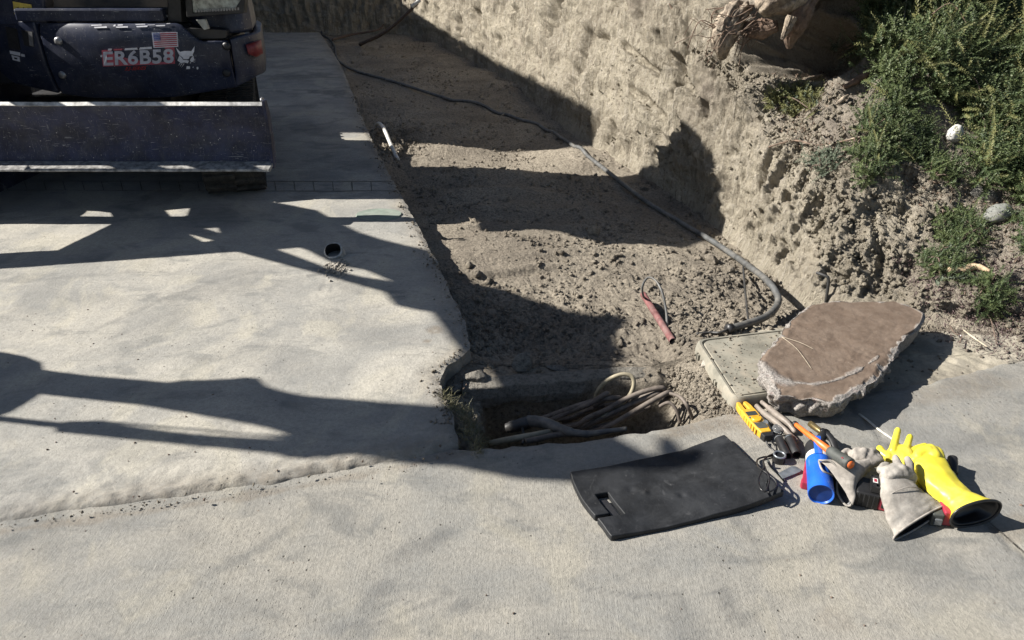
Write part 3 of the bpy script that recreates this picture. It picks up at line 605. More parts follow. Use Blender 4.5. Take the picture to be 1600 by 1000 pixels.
# work light above the ledge
wl_ = empty('tmp', (0, 0, 0), None, None); bpy.data.objects.remove(wl_)
fr = [PY(291, 27, 4.90), PY(381, 21, 4.90), PY(386, -40, 4.90), PY(286, -40, 4.90)]
inr = [PY(301, 20, 4.90), PY(366, 15, 4.90), PY(376, -1, 4.90), PY(376, -38, 4.90), PY(296, -38, 4.90)]
fr_o = MB().prism(fr, (0, .07, 0), holes=[inr]).build('work_light', M['black'], exc, bevel=.006)
M['lens'] = mat_plain('lamp_lens', (.33, .36, .33), .18, var=.55, vs=22, spec=.7)
MB().prism([p + Vector((0, .012, 0)) for p in inr], (0, .03, 0)).build('lens', M['lens'], fr_o)
mb = MB()
for i in range(16): mb.prism([PY(305 + i * 4.4, 19.6 - i * .25, 4.896), PY(307.4 + i * 4.4, 19.5 - i * .25, 4.896), PY(307.4 + i * 4.4, 15.5 - i * .25, 4.896), PY(305 + i * 4.4, 15.6 - i * .25, 4.896)], (0, .004, 0))
mb.build('reflector_teeth', M['steel'], fr_o)
MB().prism([PY(306, 31, 4.88), PY(320, 30, 4.88), PY(326, 45, 4.88), PY(319, 47, 4.88)], (0, .03, 0)).build('lamp_bracket', mat_plain('pale_bracket', (.40, .40, .36), .5), exc, bevel=.003)
# tail lamp on the corner
tl = MB(); tl.prism([(-1.700, 4.99, .965), (-1.662, 5.035, .975), (-1.655, 5.15, .975), (-1.655, 5.15, .89), (-1.662, 5.035, .885), (-1.694, 4.995, .905)], (.012, -.012, 0)); tl.build('tail_light', mat_plain('red_lens', (.20, .035, .04), .4, spec=.4, bump=0), exc, smooth=True)
# ---- decals on the tail panel
M['silver'] = mat_plain('decal_silver', (.50, .50, .56), .5, var=.2, vs=14, dust=.2, bump=0)
M['white'] = mat_plain('decal_white', (.66, .66, .70), .5, var=.15, vs=20, bump=0)
M['redd'] = mat_plain('decal_red', (.42, .07, .10), .5, var=.2, vs=20, dust=.15, bump=0, dustcol=(.40, .28, .28))
M['rtext'] = mat_plain('decal_dark_red', (.50, .035, .025), .5, bump=0)
M['blue_d'] = mat_plain('decal_blue', (.06, .08, .22), .5, bump=0)
M['yel_s'] = mat_plain('sticker_yellow', (.55, .42, .07), .5, var=.25, vs=20, bump=0, dust=.2)
def flat_mesh(polys, name, mats, parent, drape=DR, off=.004, th=.0015):
    mb = MB()
    for poly, m, o_ in polys:
        mb.prism([drape(x, y, off + o_) for x, y in poly], (0, -th, 0), m)
    return mb.build(name, mats, parent)
def text_mesh(txt, quad, name, mat, parent, drape=DR, off=.006, bold=.03, shear=0):
    cu = bpy.data.curves.new('txt', 'FONT'); cu.body = txt; cu.size = 1; cu.offset = bold; cu.shear = shear; cu.extrude = 0; cu.resolution_u = 3; cu.space_character = 1.06
    to = bpy.data.objects.new('txt', cu); C.objects.link(to); dg = bpy.context.evaluated_depsgraph_get(); me = bpy.data.meshes.new_from_object(to.evaluated_get(dg))
    bpy.data.objects.remove(to); bpy.data.curves.remove(cu)
    xs = [v.co.x for v in me.vertices]; ys = [v.co.y for v in me.vertices]; x0, x1, y0, y1 = min(xs), max(xs), min(ys), max(ys)
    tl, tr, br, bl = quad; V = []
    for v in me.vertices:
        a = (v.co.x - x0) / (x1 - x0); b = 1 - (v.co.y - y0) / (y1 - y0)
        px = (tl[0] * (1 - a) + tr[0] * a) * (1 - b) + (bl[0] * (1 - a) + br[0] * a) * b; py = (tl[1] * (1 - a) + tr[1] * a) * (1 - b) + (bl[1] * (1 - a) + br[1] * a) * b
        V.append(drape(px, py, off))
    F = [tuple(p.vertices) for p in me.polygons]; bpy.data.meshes.remove(me)
    m2 = bpy.data.meshes.new(name); m2.from_pydata([tuple(v) for v in V], [], F); m2.update()
    o = link(name, m2, mat, parent); s = o.modifiers.new('solid', 'SOLIDIFY'); s.thickness = .0012; s.offset = 0
    return o
def strip_poly(a, b, c, d, n=8):
    top = [(a[0] + (b[0] - a[0]) * i / n, a[1] + (b[1] - a[1]) * i / n) for i in range(n + 1)]
    bot = [(c[0] + (d[0] - c[0]) * i / n, c[1] + (d[1] - c[1]) * i / n) for i in range(n + 1)]
    return top + bot
flat_mesh([(strip_poly((159, 78.5), (272.5, 73.5), (273.5, 99.5), (161, 104)), 0, 0), ([(178, 76.8), (191, 76.2), (191, 78.4), (178, 79)], 0, .001), ([(169, 76.3), (175, 76), (174, 78.8), (168.5, 79)], 1, .001), ([(195.5, 75.6), (214, 74.6), (215.5, 77.4), (194.5, 78.6)], 1, .001), ([(219, 74.2), (237, 72.8), (237.5, 76.4), (217, 77.6)], 1, .001), ([(156.5, 87), (160, 85.5), (160, 89.5), (157.5, 89)], 1, .001)], 'number_plate', [M['redd'], M['white']], tail)
text_mesh('ER6B58', [(161, 80.5), (271, 75.3), (272, 98.6), (162, 102.8)], 'plate_lettering', M['silver'], tail, off=.0075, bold=.028)
text_mesh('R2-SERIES', [(196, 105), (229, 103.2), (228, 108.6), (195, 110.4)], 'series_lettering', M['rtext'], tail, off=.005, bold=.0, shear=.3)
# flag
fl = []
Q = [(237.2, 51), (277.3, 50), (278.6, 73), (240, 74.8)]
def bil(a, b, q=Q):
    tl, tr, br, bl = q
    return ((tl[0] * (1 - a) + tr[0] * a) * (1 - b) + (bl[0] * (1 - a) + br[0] * a) * b, (tl[1] * (1 - a) + tr[1] * a) * (1 - b) + (bl[1] * (1 - a) + br[1] * a) * b)
fl.append(([bil(0, 0), bil(1, 0), bil(1, 1), bil(0, 1)], 0, 0))
for i in range(7):
    y0 = .06 + .88 * (2 * i) / 13; y1 = .06 + .88 * (2 * i + 1) / 13; x0 = .32 if i < 4 else .05
    fl.append(([bil(x0, y0), bil(.96, y0), bil(.96, y1), bil(x0, y1)], 1, .0015))
fl.append(([bil(.05, .06), bil(.32, .06), bil(.32, .06 + .88 * 7 / 13), bil(.05, .06 + .88 * 7 / 13)], 2, .0015))
for i in range(5):
    for j in range(4):
        cx_, cy_ = .085 + .05 * i, .12 + .11 * j; fl.append(([bil(cx_ - .008, cy_ - .014), bil(cx_ + .008, cy_ - .014), bil(cx_ + .008, cy_ + .014), bil(cx_ - .008, cy_ + .014)], 0, .003))
flat_mesh(fl, 'flag_decal', [M['white'], M['redd'], M['blue_d']], tail)
cv = lambda L_: [(130 + x / 8, 30 + y / 8) for x, y in L_]
ly = [(cv([(1160, 355), (1212, 408), (1265, 396), (1320, 396), (1352, 400), (1393, 338), (1386, 408), (1368, 440), (1374, 458), (1332, 464), (1322, 495), (1300, 500), (1255, 498), (1238, 472), (1205, 452), (1180, 405)]), 0, 0),
      (cv([(1205, 456), (1232, 482), (1250, 508), (1300, 512), (1324, 520), (1308, 550), (1265, 540), (1222, 548), (1180, 515), (1192, 480)]), 0, .001),
      (cv([(1345, 492), (1376, 456), (1388, 500), (1374, 532), (1350, 535), (1336, 515)]), 0, .001), (cv([(1296, 586), (1335, 590), (1336, 620), (1288, 624)]), 0, 0),
      (cv([(1418, 600), (1430, 594), (1440, 602), (1440, 620), (1430, 630), (1420, 622)]), 0, 0), (cv([(1370, 594), (1382, 592), (1380, 606), (1368, 606)]), 0, 0), (cv([(1336, 540), (1348, 540), (1346, 552), (1337, 552)]), 0, 0)]
for (a, b) in (((1215, 545), (1188, 582)), ((1238, 550), (1206, 598)), ((1262, 552), (1228, 606)), ((1385, 504), (1414, 498)), ((1386, 518), (1412, 524)), ((1376, 532), (1402, 542))):
    d = Vector((b[0] - a[0], b[1] - a[1])); n_ = Vector((-d.y, d.x)).normalized() * 3.5
    ly.append((cv([(a[0] - n_.x, a[1] - n_.y), (a[0] + n_.x, a[1] + n_.y), b]), 0, 0))
flat_mesh(ly, 'cat_head_emblem', [M['white']], tail)
wm = [([(142.5, 38.8), (159, 38.4), (159, 39.6), (143, 40.2)], 0, 0), ([(147, 41.8), (167, 41), (167, 43.4), (148, 43.9)], 0, 0), ([(178, 38.6), (181, 38.4), (180, 41), (177, 41.2)], 0, 0), ([(184, 38.2), (192, 38), (192, 39.6), (184, 40)], 0, 0), ([(181, 41.6), (200, 40.8), (200, 43), (182, 43.3)], 0, 0),
      ([(212, 37.6), (227, 37.2), (227, 38.2), (212, 38.8)], 0, 0), ([(213, 40.6), (231, 39.8), (230, 42), (214, 42.6)], 0, 0), ([(231, 38.6), (242, 38.2), (242, 39), (231, 39.3)], 0, 0), ([(243, 39.4), (258, 38.8), (258, 40.6), (245, 41)], 0, 0), ([(260, 36.6), (266, 36.2), (266, 37), (260, 37.4)], 0, 0)]
for q_ in wm: flat_mesh([q_], 'wordmark_fragment', [M['white']], tail)
def DL(px, py, off=.004):                    # left side panel
    y = 5.0
    for _ in range(4):
        p = PY(px, py, y); t_ = (p.x + 3.95) / .965; y = 5.30 - .355 * t_ - .05 * math.sin(t_ * 3.14) + .05 * max(0, (.93 - p.z) / .25) ** 2 - off
    return PY(px, py, y)
side_o = bpy.data.objects['side_panel']
flat_mesh([([(15, 79), (31.5, 82), (32, 87.5), (16, 84)], 0, 0), ([(18, 86), (30.5, 89), (31.5, 96.5), (20, 93.5)], 0, 0), ([(33, 84), (38.5, 85), (39, 89), (33.5, 88)], 0, 0), ([(22, 89.5), (27, 90.5), (27, 93), (22.5, 92)], 1, .001)], 'info_labels', [M['white'], M['black']], side_o, DL)
mb = MB(); mb.prism([DL(8, 42, .01), DL(25, 45, .01), DL(31, 78, .01), DL(14, 75, .01)], (0, .02, 0)); mb.build('vent_grille', M['black'], side_o)
mb = MB(); mb.prism([DL(33, 47, .008), DL(50, 50, .008), DL(52, 74, .008), DL(38, 71, .008)], (0, .02, 0)); latch = mb.build('latch', M['black'], side_o)
MB().prism([DL(44, 50, .012), DL(50, 51, .012), DL(52, 73, .012), DL(46, 71, .012)], (0, .01, 0)).build('latch_plate', M['steel'], side_o)
def DC(px, py, off=.003): return PY(px, py, 4.957 - off)
cc = bpy.data.objects['cab_corner']
yl = [([(20, 2.5), (49, 7.5), (52, 27.5), (22.5, 22)], 0, 0)]
for x_ in (29, 37.5): yl.append(([(x_ - 4, 19.5 + (x_ - 29) * .17), (x_ - .5, 9.5 + (x_ - 29) * .17), (x_ + 3, 20.8 + (x_ - 29) * .17)], 1, .0015)); yl.append(([(x_ - 2.3, 18.4 + (x_ - 29) * .17), (x_ - .4, 12.5 + (x_ - 29) * .17), (x_ + 1.4, 19.0 + (x_ - 29) * .17)], 0, .003))
yl += [([(43, 12), (49, 13), (49.6, 22), (43.6, 21)], 1, .0015), ([(44, 13.2), (45.9, 13.6), (46.2, 20), (44.4, 19.7)], 0, .003), ([(46.8, 13.8), (48.2, 14), (48.6, 20.6), (47.2, 20.3)], 0, .003)]
flat_mesh(yl, 'warning_sticker', [M['yel_s'], M['black']], cc, DC)
# bolts
for (bx_, by_) in ((92, 64), (98, 117), (354, 72), (354, 114)):
    p = DR(bx_, by_, .0); mb = MB(); mb.tube([p + Vector((0, .01, 0)), p - Vector((0, .010, 0)), p - Vector((0, .014, 0))], [.026, .024, .012], 14); mb.build('bolt', M['steel'] if bx_ < 200 else M['black'], tail, smooth=True)
# ---- dozer blade
BXL, BXR = -4.0, -1.455
sec = [(4.40, .705), (4.412, .68), (4.430, .62), (4.438, .54), (4.430, .46), (4.415, .39), (4.41, .372), (4.425, .362), (4.445, .43), (4.456, .54), (4.450, .63), (4.430, .70), (4.415, .72)]
V = []; nx_ = 90
blade = MB(); poly = [(0, y, z) for y, z in sec]
def extr(polyxz, x0, x1, n, mbx, m=0):
    k = len(polyxz); V = []; 
    for i in range(n + 1):
        x = x0 + (x1 - x0) * i / n
        for (y, z) in polyxz:
            d = .004 * float(vn(x * 5, y * 9, z * 9, 3)) ; V.append((x, y + d, z + d * .4))
    F = [(i * k + j, i * k + (j + 1) % k, (i + 1) * k + (j + 1) % k, (i + 1) * k + j) for i in range(n) for j in range(k)]
    F += [tuple(range(k)), tuple(n * k + j for j in range(k))[::-1]]
    mbx.add(V, F, m)
blade_root = MB(); sp = [(p.y, p.z) for p in smooth_path([(0, y, z) for y, z in sec], 3, closed=True)]
extr(sec, BXL, BXR, 60, blade_root)
bl_o = blade_root.build('dozer_blade', M['blade'], exc, smooth=True, auto=35)
mb = MB(); extr([(4.385, .708), (4.405, .700), (4.42, .720), (4.40, .726)], BXL, BXR, 60, mb); mb.build('top_edge', mat_plain('bare_edge', (.50, .49, .47), .45, metal=.2, var=.5, vs=18), bl_o)
M['lip'] = mat_plain('scraped_lip', (.26, .255, .245), .5, metal=.1, var=.6, vs=30, bump=.5, bd=.003)
mb = MB(); extr([(4.405, .374), (4.30, .354), (4.296, .340), (4.33, .338), (4.42, .358)], BXL, BXR + .012, 60, mb); mb.build('cutting_edge', M['lip'], bl_o, bevel=.003)
mb = MB(); mb.prism([(BXR, y, z) for y, z in ((4.385, .735), (4.43, .735), (4.46, .66), (4.465, .46), (4.44, .36), (4.38, .335), (4.385, .40), (4.40, .5), (4.395, .64))], (.018, 0, 0)); mb.build('end_plate', M['blade'], bl_o, bevel=.004)
mb = MB(); mb.tube([(BXR + .009, 4.38 + .02 * math.cos(a), .732 + .02 * math.sin(a)) for a in np.linspace(0, math.pi, 9)], .006, 8); mb.build('lifting_eye', M['steel'], bl_o, smooth=True)
for x_ in (-2.45, -3.25): MB().box((x_, 5.0, .46), (.14, .9, .12)).build('blade_arm', M['navy'], exc, bevel=.01)
# ---- tracks
def track(xc, wd):
    y0, y1, r, zc = 5.10, 7.15, .265, .275
    path = []
    for a in np.linspace(-90, -270, 19): path.append((y0 + r * math.cos(R(a)), zc + r * math.sin(R(a))))
    for i in range(1, 20): path.append((y0 + (y1 - y0) * i / 20, zc + r - .02 * math.sin(math.pi * i / 20)))
    for a in np.linspace(90, -90, 19): path.append((y1 + r * math.cos(R(a)), zc + r * math.sin(R(a))))
    for i in range(1, 20): path.append((y1 - (y1 - y0) * i / 20, zc - r))
    k = len(path); V = []; mb = MB()
    inner = [(y0 + (y - y0) * (1 - .03 / r) if y < y0 else (y1 + (y - y1) * (1 - .03 / r) if y > y1 else y), zc + (z - zc) * (1 - .03 / r)) for y, z in path]
    for y, z in path: V += [(xc - wd / 2, y, z), (xc + wd / 2, y, z)]
    for y, z in inner: V += [(xc - wd / 2, y, z), (xc + wd / 2, y, z)]
    F = []
    for i in range(k):
        j = (i + 1) % k; a, b, c, d = 2 * i, 2 * i + 1, 2 * j, 2 * j + 1; o_ = 2 * k
        F += [(a, b, d, c), (o_ + a, o_ + c, o_ + d, o_ + b), (a, c, o_ + c, o_ + a), (b, o_ + b, o_ + d, d)]
    mb.add(V, F); belt = mb.build('track', M['rubber'], exc)
    # staggered lugs
    L_ = [0.0]
    for i in range(k): L_.append(L_[-1] + math.dist(path[i], path[(i + 1) % k]))
    tot = L_[-1]; nl = 56; lg = MB(); pe = path + [path[0]]
    for q in range(nl):
        for s_, half in ((0.0, -1), (.5, 1)):
            d = ((q + s_) / nl) * tot; y = np.interp(d, L_, [p[0] for p in pe]); z = np.interp(d, L_, [p[1] for p in pe]); y2 = np.interp((d + .01) % tot, L_, [p[0] for p in pe]); z2 = np.interp((d + .01) % tot, L_, [p[1] for p in pe])
            an_ = math.atan2(z2 - z, y2 - y); rot = Matrix.Rotation(an_, 3, 'X'); nrm = rot @ Vector((0, 0, -1))
            if (Vector((0, y, z)) - Vector((0, min(max(y, y0), y1), zc))).dot(nrm) < 0: nrm = -nrm
            lg.box(Vector((xc + half * wd * .235, y, z)) + nrm * .011, (wd * .50, .040, .028), rot)
    lg.build('lugs', M['rubber'], belt, bevel=.005)
    mb = MB()
    for yy, rr in ((y0, .20), (y1, .21), (5.55, .09), (5.95, .09), (6.35, .09), (6.75, .09)):
        mb.tube([(xc - wd * .3, yy, zc if rr > .1 else .13), (xc + wd * .3, yy, zc if rr > .1 else .13)], rr, 20)
    mb.box((xc, (y0 + y1) / 2, zc + .02), (wd * .8, 2.0, .36)); mb.build('rollers', M['black'], belt)
n0 = set(bpy.data.objects)
track(-1.855, .39); track(-3.80, .39)
for o_ in set(bpy.data.objects) - n0:
    piv = Vector((-1.66, 4.84, 0)) if o_.data.vertices[0].co.x + ORG[exc.name].x > -2.6 else Vector((-3.95, 4.84, 0))
    piv -= ORG[exc.name]; o_.data.transform(Matrix.Translation(piv) @ Matrix.Rotation(R(17.5), 4, 'Z') @ Matrix.Translation(-piv))
MB().box((-3.0, 5.95, .42), (1.1, 1.0, .26)).build('undercarriage', M['black'], exc, bevel=.02)
mb = MB(); mb.tube([(-2.75, 6.0, .5), (-2.75, 6.0, .72)], .42, 32); mb.build('slew_ring', M['black'], exc)
# ================================================================ SITE OBJECTS
M['hose'] = mat_plain('dusty_grey_hose', (.075, .077, .076), .6, var=.4, vs=25, dust=.65, dustcol=(.22, .20, .17))
M['cable'] = mat_plain('black_cable', (.03, .03, .03), .5, var=.3, dust=.3, dustcol=(.14, .12, .10))
M['tanhose'] = mat_plain('dusty_brown_hose', (.11, .09, .075), .75, var=.4, vs=40, dust=.6, dustcol=(.22, .185, .15))
M['palehose'] = mat_plain('pale_tan_hose', (.27, .235, .16), .65, var=.25, vs=40, dust=.4)
M['white_pvc'] = mat_plain('white_pvc', (.60, .585, .54), .5, var=.15, dust=.4)
M['redpipe'] = mat_plain('faded_red_plastic', (.16, .06, .058), .8, var=.4, vs=30, dust=1.0, dustcol=(.20, .14, .125))
M['stone'] = mat_dirt('grey_stone', (.34, .33, .30), (.22, .21, .19))
M['brokenc'] = mat_concrete('broken_concrete', (.46, .42, .36), (.42, .385, .33), (.34, .31, .27))
M['dirtbeam'] = mat_dirt('dusty_beam', (.36, .335, .29), (.27, .25, .215))
def gpath(pts, r=0.0):                       # (px, py[, height above the surface under the pixel])
    out = []
    for q in pts:
        px, py = q[0], q[1]; hgt = q[2] if len(q) > 2 else 0
        p = HIT(px, py, 0)
        if hgt:                              # keep the pixel, raise above ground
            k = P(px, py, p.z + hgt); p = k
        p = p + Vector((0, 0, r)); out.append(p)
    return out
# long hose lying along the trench
hp_ = gpath([(503, 56), (514, 62), (524, 76), (526, 92), (540, 105), (565, 116), (620, 131), (700, 157), (780, 180), (850, 204), (898, 232), (930, 256), (970, 288), (1015, 322), (1065, 352), (1115, 382, .02), (1160, 413, .05), (1197, 442, .085), (1214, 466, .09), (1212, 484, .07), (1195, 500, .035), (1165, 511, .015), (1137, 519, .008)], .016)
hp_ = smooth_path(hp_, 8)
for p_ in hp_:
    g_ = GZ_(p_.x, p_.y)
    if g_ > -1: p_.z = max(p_.z, g_ + .014)
hr = empty('garden_hose', hp_[len(hp_) // 2].copy(), 'long dusty grey hose running down the trench and curling back at its near end', 'hose')
MB().tube(hp_, .0170, 14).build('tubing', M['hose'], hr, smooth=True)
e = hp_[-1]; d = (hp_[-1] - hp_[-2]).normalized()
MB().tube([e - d * .02, e + d * .004], .0225, 14).build('end_collar', M['black'], hr, smooth=True)
MB().tube(smooth_path([e, e + d * .05 + Vector((0, 0, -.006)), HIT(1110, 522, .008), HIT(1088, 524, .008)], 6), .0065, 8).build('inner_cable', M['cable'], hr, smooth=True)
mb = MB(); mb.tube(smooth_path([HIT(1160, 424, .03), P(1164, 450, -.03), P(1167, 480, -.02), P(1169, 500, -.0)], 5), .0055, 8)
o = mb.build('cable', M['cable'], origin=HIT(1164, 450), smooth=True); tag(o, 'thin dark cable crossing the dirt upright inside the curl of the long hose', 'cable')
# red conduit with wire loop
ca, cb = HIT(1004, 474, .05), HIT(1051, 537, .012)
rc = empty('conduit', (ca + cb) / 2, 'faded red conduit stub with a thin grey wire looping out of its upper end', 'pipe')
mb = MB(); mb.tube([ca, ca + (cb - ca) * .5, cb], .0165, 14, caps=False); mb.tube([cb, ca + (cb - ca) * .5, ca], .0145, 14, caps=False); mb.build('tube', M['redpipe'], rc, smooth=True)
lp = smooth_path([ca + (cb - ca) * .1, P(1005, 462, .0), P(1004, 447, .06), P(1012, 434, .09), P(1024, 438, .09), P(1034, 455, .06), P(1040, 480, 0), P(1042, 500, -.04), HIT(1042, 515, .0)], 6)
MB().tube(lp, .006, 8).build('wire_loop', M['hose'], rc, smooth=True)
# bent white pipe
wp = smooth_path([P(588, 196, -.02), P(592, 193, .03), P(598, 198, .05), P(604, 210, .03), P(612, 229, -.03), HIT(622, 250, .0)], 6)
o = MB().tube(wp, .0165, 12).build('bent_pipe', M['white_pvc'], origin=wp[0], smooth=True); tag(o, 'white bent plastic pipe leaning out of the gravel at the slab edge', 'pipe')
# pipe stub in the slab
c = P(523, 400, .022); ps = empty('pipe_stub', c, 'broken round pipe opening poking through the slab with rubble around it', 'pipe')
ax_ = Vector((-.10, -.62, .78)).normalized(); e1 = Vector((1, 0, 0)); e1 = (e1 - ax_ * e1.dot(ax_)).normalized(); e2 = ax_.cross(e1); n = 30; mb = MB()
ringp = lambda r, h_: [c + Vector((0, .02, .004)) + ax_ * (h_ + .004 * math.sin(3 * a) * (h_ > 0)) + e1 * r * math.cos(a) + e2 * r * math.sin(a) for a in np.linspace(0, 2 * math.pi, n, endpoint=False)]
rings = [ringp(.053, -.06), ringp(.052, .040), ringp(.044, .044), ringp(.043, -.05), ringp(.001, -.05)]
V = [v for r_ in rings for v in r_]; F = [(i * n + j, i * n + (j + 1) % n, (i + 1) * n + (j + 1) % n, (i + 1) * n + j) for i in range(4) for j in range(n)]
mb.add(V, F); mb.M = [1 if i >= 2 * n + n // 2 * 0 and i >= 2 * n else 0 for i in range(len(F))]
o = mb.build('collar', [mat_plain('pipe_grey', (.34, .34, .33), .6, var=.4, vs=40, dust=.5), mat_plain('pipe_hole_shade', (.008, .008, .009), .9, bump=0)], ps, smooth=True, auto=50)  # inside painted near black as the shade of a deep hole
# round worn green cover flush in the slab
c = P(592, 334, .0275); mb = MB(); n = 48
V = [(c.x + .14 * math.cos(a), c.y + .10 * math.sin(a), c.z) for a in np.linspace(0, 2 * math.pi, n, endpoint=False)] + [(c.x + .145 * math.cos(a), c.y + .105 * math.sin(a), c.z - .008) for a in np.linspace(0, 2 * math.pi, n, endpoint=False)]
mb.add(V, [tuple(range(n))] + [(i, (i + 1) % n, n + (i + 1) % n, n + i) for i in range(n)])
o = mb.build('access_cover', mat_plain('worn_green', (.20, .235, .20), .95, var=.2, vs=12, dust=.6, dustcol=(.28, .285, .25), spec=.1), origin=c); tag(o, 'round faded green cover set flush in the slab near its broken edge', 'cover')

# ---- rocks
def rock(name, px, py, size, seed, mat, label, sq=(1, 1, .7), up=.35, ang=.0, cat='stone', pos=None, group=None, facet=.35):
    bm = bmesh.new(); bmesh.ops.create_icosphere(bm, subdivisions=4, radius=1); r_ = np.random.default_rng(seed)
    planes = [(Vector(v).normalized(), .62 + .3 * r_.random()) for v in r_.normal(size=(9, 3))]
    co = np.array([v.co[:] for v in bm.verts]); nz = fbm(co[:, 0] * 1.7 + seed, co[:, 1] * 1.7, co[:, 2] * 1.7, 4, seed) * .12 + (.06 * fbm(co[:, 0] * 5, co[:, 1] * 5, co[:, 2] * 5, 3, seed + 9) if facet else 0)
    for v, k in zip(bm.verts, nz):
        p = v.co.copy() * (1 + k)
        if facet:
            for n_, d_ in planes:
                e_ = p.dot(n_) - (d_ if facet > .2 else d_ + .25)
                if e_ > 0: p -= n_ * e_ * min(1, facet * 2.6)
        v.co = Vector((p.x * sq[0], p.y * sq[1], p.z * sq[2])) * size
    bmesh.ops.rotate(bm, verts=bm.verts, matrix=Matrix.Rotation(ang, 3, 'Z') @ Matrix.Rotation(.25 * math.sin(seed), 3, 'Y'))
    base = pos or HIT(px, py); 
    for v in bm.verts: v.co += base + Vector((0, 0, size * sq[2] * up))
    me = bpy.data.meshes.new(name); bm.to_mesh(me); bm.free(); o = link(name, me, mat, None, base, True)
    return tag(o, label, cat, group)
rock('stone', 816, 577, .052, 5, M['stone'], 'sharp grey stone on the dirt just behind the cable pit', (1, .7, 1.0), .5, .6)
rock('stone', 872, 577, .045, 8, M['stone'], 'flat pale stone lying right of the sharp grey stone', (1.2, .6, .25), .3, .1)
rock('concrete_lump', 742, 592, .06, 12, M['dirtbeam'], 'broken concrete lump at the left back corner of the cable pit', (.95, .75, .62), .1, .3, 'rubble')
rock('concrete_lump', 713, 606, .045, 14, M['dirtbeam'], 'small broken concrete lump on the slab side of the cable pit', (1.1, .8, .5), .1, 1.0, 'rubble')
rock('concrete_lump', 1106, 572, .035, 17, M['brokenc'], 'small white rubble piece in dirt beside the plastic box lid', (1, .8, .7), .4, .3, 'rubble')
rock('stone', 1490, 217, .042, 21, mat_plain('white_stone', (.58, .57, .54), .7, var=.2, dust=.5), 'smooth white stone resting among the green shrubs on the bank', (.95, .8, 1.15), .6, .0, facet=0)
M['cob'] = mat_plain('cobble_grey', (.17, .175, .16), .75, var=.25, vs=40, dust=.35)
rock('cobble', 1558, 338, .066, 23, M['cob'], 'smooth grey cobble on the bank below the shrubs', (1.15, .8, .75), .25, .2, facet=0)
rock('stone', 1533, 306, .07, 27, M['stone'], 'rough brown stone just above the smooth grey cobble', (1.2, .8, .6), .15, -.5)
for i, (a, b, s_) in enumerate(((640, 350, .03), (734, 416, .028), (1112, 408, .045), (1140, 424, .04), (1185, 433, .03), (745, 430, .03))):
    rock('dirt_clod', a, b, s_, 40 + i, M['dirt'], ['small clod in shade at the foot of the slab edge', 'pale clod in the lit dirt close to the slab edge', 'large clod left of the hose on the ridge of dirt', 'rough clod between the ridge and the hose', 'reddish clod beside the top of the thin dark cable', 'flat clod in the dirt just below the pale clod'][i], (1, .8, .7), .4, i, 'clod')
# bent rusty bar behind the broken slab piece
mb = MB(); mb.tube(smooth_path([HIT(1270, 454, .10), HIT(1283, 459, .10), HIT(1289, 463, .09), HIT(1290, 474, .0)], 4), .008, 8)
o = mb.build('rebar', M['cable'], origin=HIT(1289, 468), smooth=True); tag(o, 'short bent rusty bar sticking up behind the broken brown slab piece', 'rebar')

# ---- box lid (dusty plastic) half under the slab piece
A, B_, C_ = P(1092, 532, .04), P(1149, 621, .04), P(1330, 596, .04)
D_ = A + (C_ - B_)
lid = empty('box_lid', (A + B_ + C_ + D_) / 4 * 1.0 - Vector((0, 0, .05)), 'dusty plastic utility box lid with rounded corners lying beside the brown slab piece', 'box lid')
M['lid'] = mat_plain('dusty_lid', (.21, .20, .165), .85, var=.3, vs=9, dust=1.0, dustcol=(.30, .265, .21), bump=.4, bd=.002, spec=.2)
def rrect(a, b, c, d, r, z, n=6, grow=0):
    pts = [a, b, c, d]; cen = sum(pts, Vector()) / 4; out = []
    pts = [p + (p - cen).normalized() * grow for p in pts]
    for i in range(4):
        p, q, s_ = pts[i - 1], pts[i], pts[(i + 1) % 4]; u1 = (p - q).normalized(); u2 = (s_ - q).normalized()
        for k in range(n + 1):
            t = k / n; out.append((q + u1 * r) * (1 - t) ** 2 + q * 2 * t * (1 - t) + (q + u2 * r) * t * t)
    return [Vector((p.x, p.y, z)) for p in out]
l0 = rrect(A, B_, C_, D_, .055, -.12, grow=.028); l1 = rrect(A, B_, C_, D_, .05, .010, grow=.024); l2 = rrect(A, B_, C_, D_, .05, .034, grow=.019); l3 = rrect(A, B_, C_, D_, .045, .043, grow=.008)
l4 = rrect(A, B_, C_, D_, .04, .042, grow=-.004); l5 = rrect(A, B_, C_, D_, .04, .034, grow=-.008); l6 = rrect(A, B_, C_, D_, .04, .034, grow=-.012); l7 = rrect(A, B_, C_, D_, .04, .042, grow=-.017)
n = len(l0); V = sum([l0, l1, l2, l3, l4, l5, l6, l7], []); F = [(i * n + j, i * n + (j + 1) % n, (i + 1) * n + (j + 1) % n, (i + 1) * n + j) for i in range(7) for j in range(n)] + [tuple(7 * n + j for j in range(n))]
MB().add(V, F).build('cover', M['lid'], lid, smooth=True, auto=40)
for (a, b) in ((1093, 558), (1119, 600)):
    p = P(a, b, .0); dd_ = (B_ - A).normalized(); nn = Vector((dd_.y, -dd_.x, 0)); nn = nn if nn.x < 0 else -nn
    rot = Matrix((dd_, nn, Vector((0, 0, 1)))).transposed()
    mb = MB(); mb.box(p + dd_ * .010 + nn * .006, (.006, .012, .034), rot); mb.box(p - dd_ * .010 + nn * .006, (.006, .012, .034), rot); mb.box(p + nn * .004, (.020, .008, .028), rot)
    mb.build('latch', M['lid'], lid, bevel=.001)

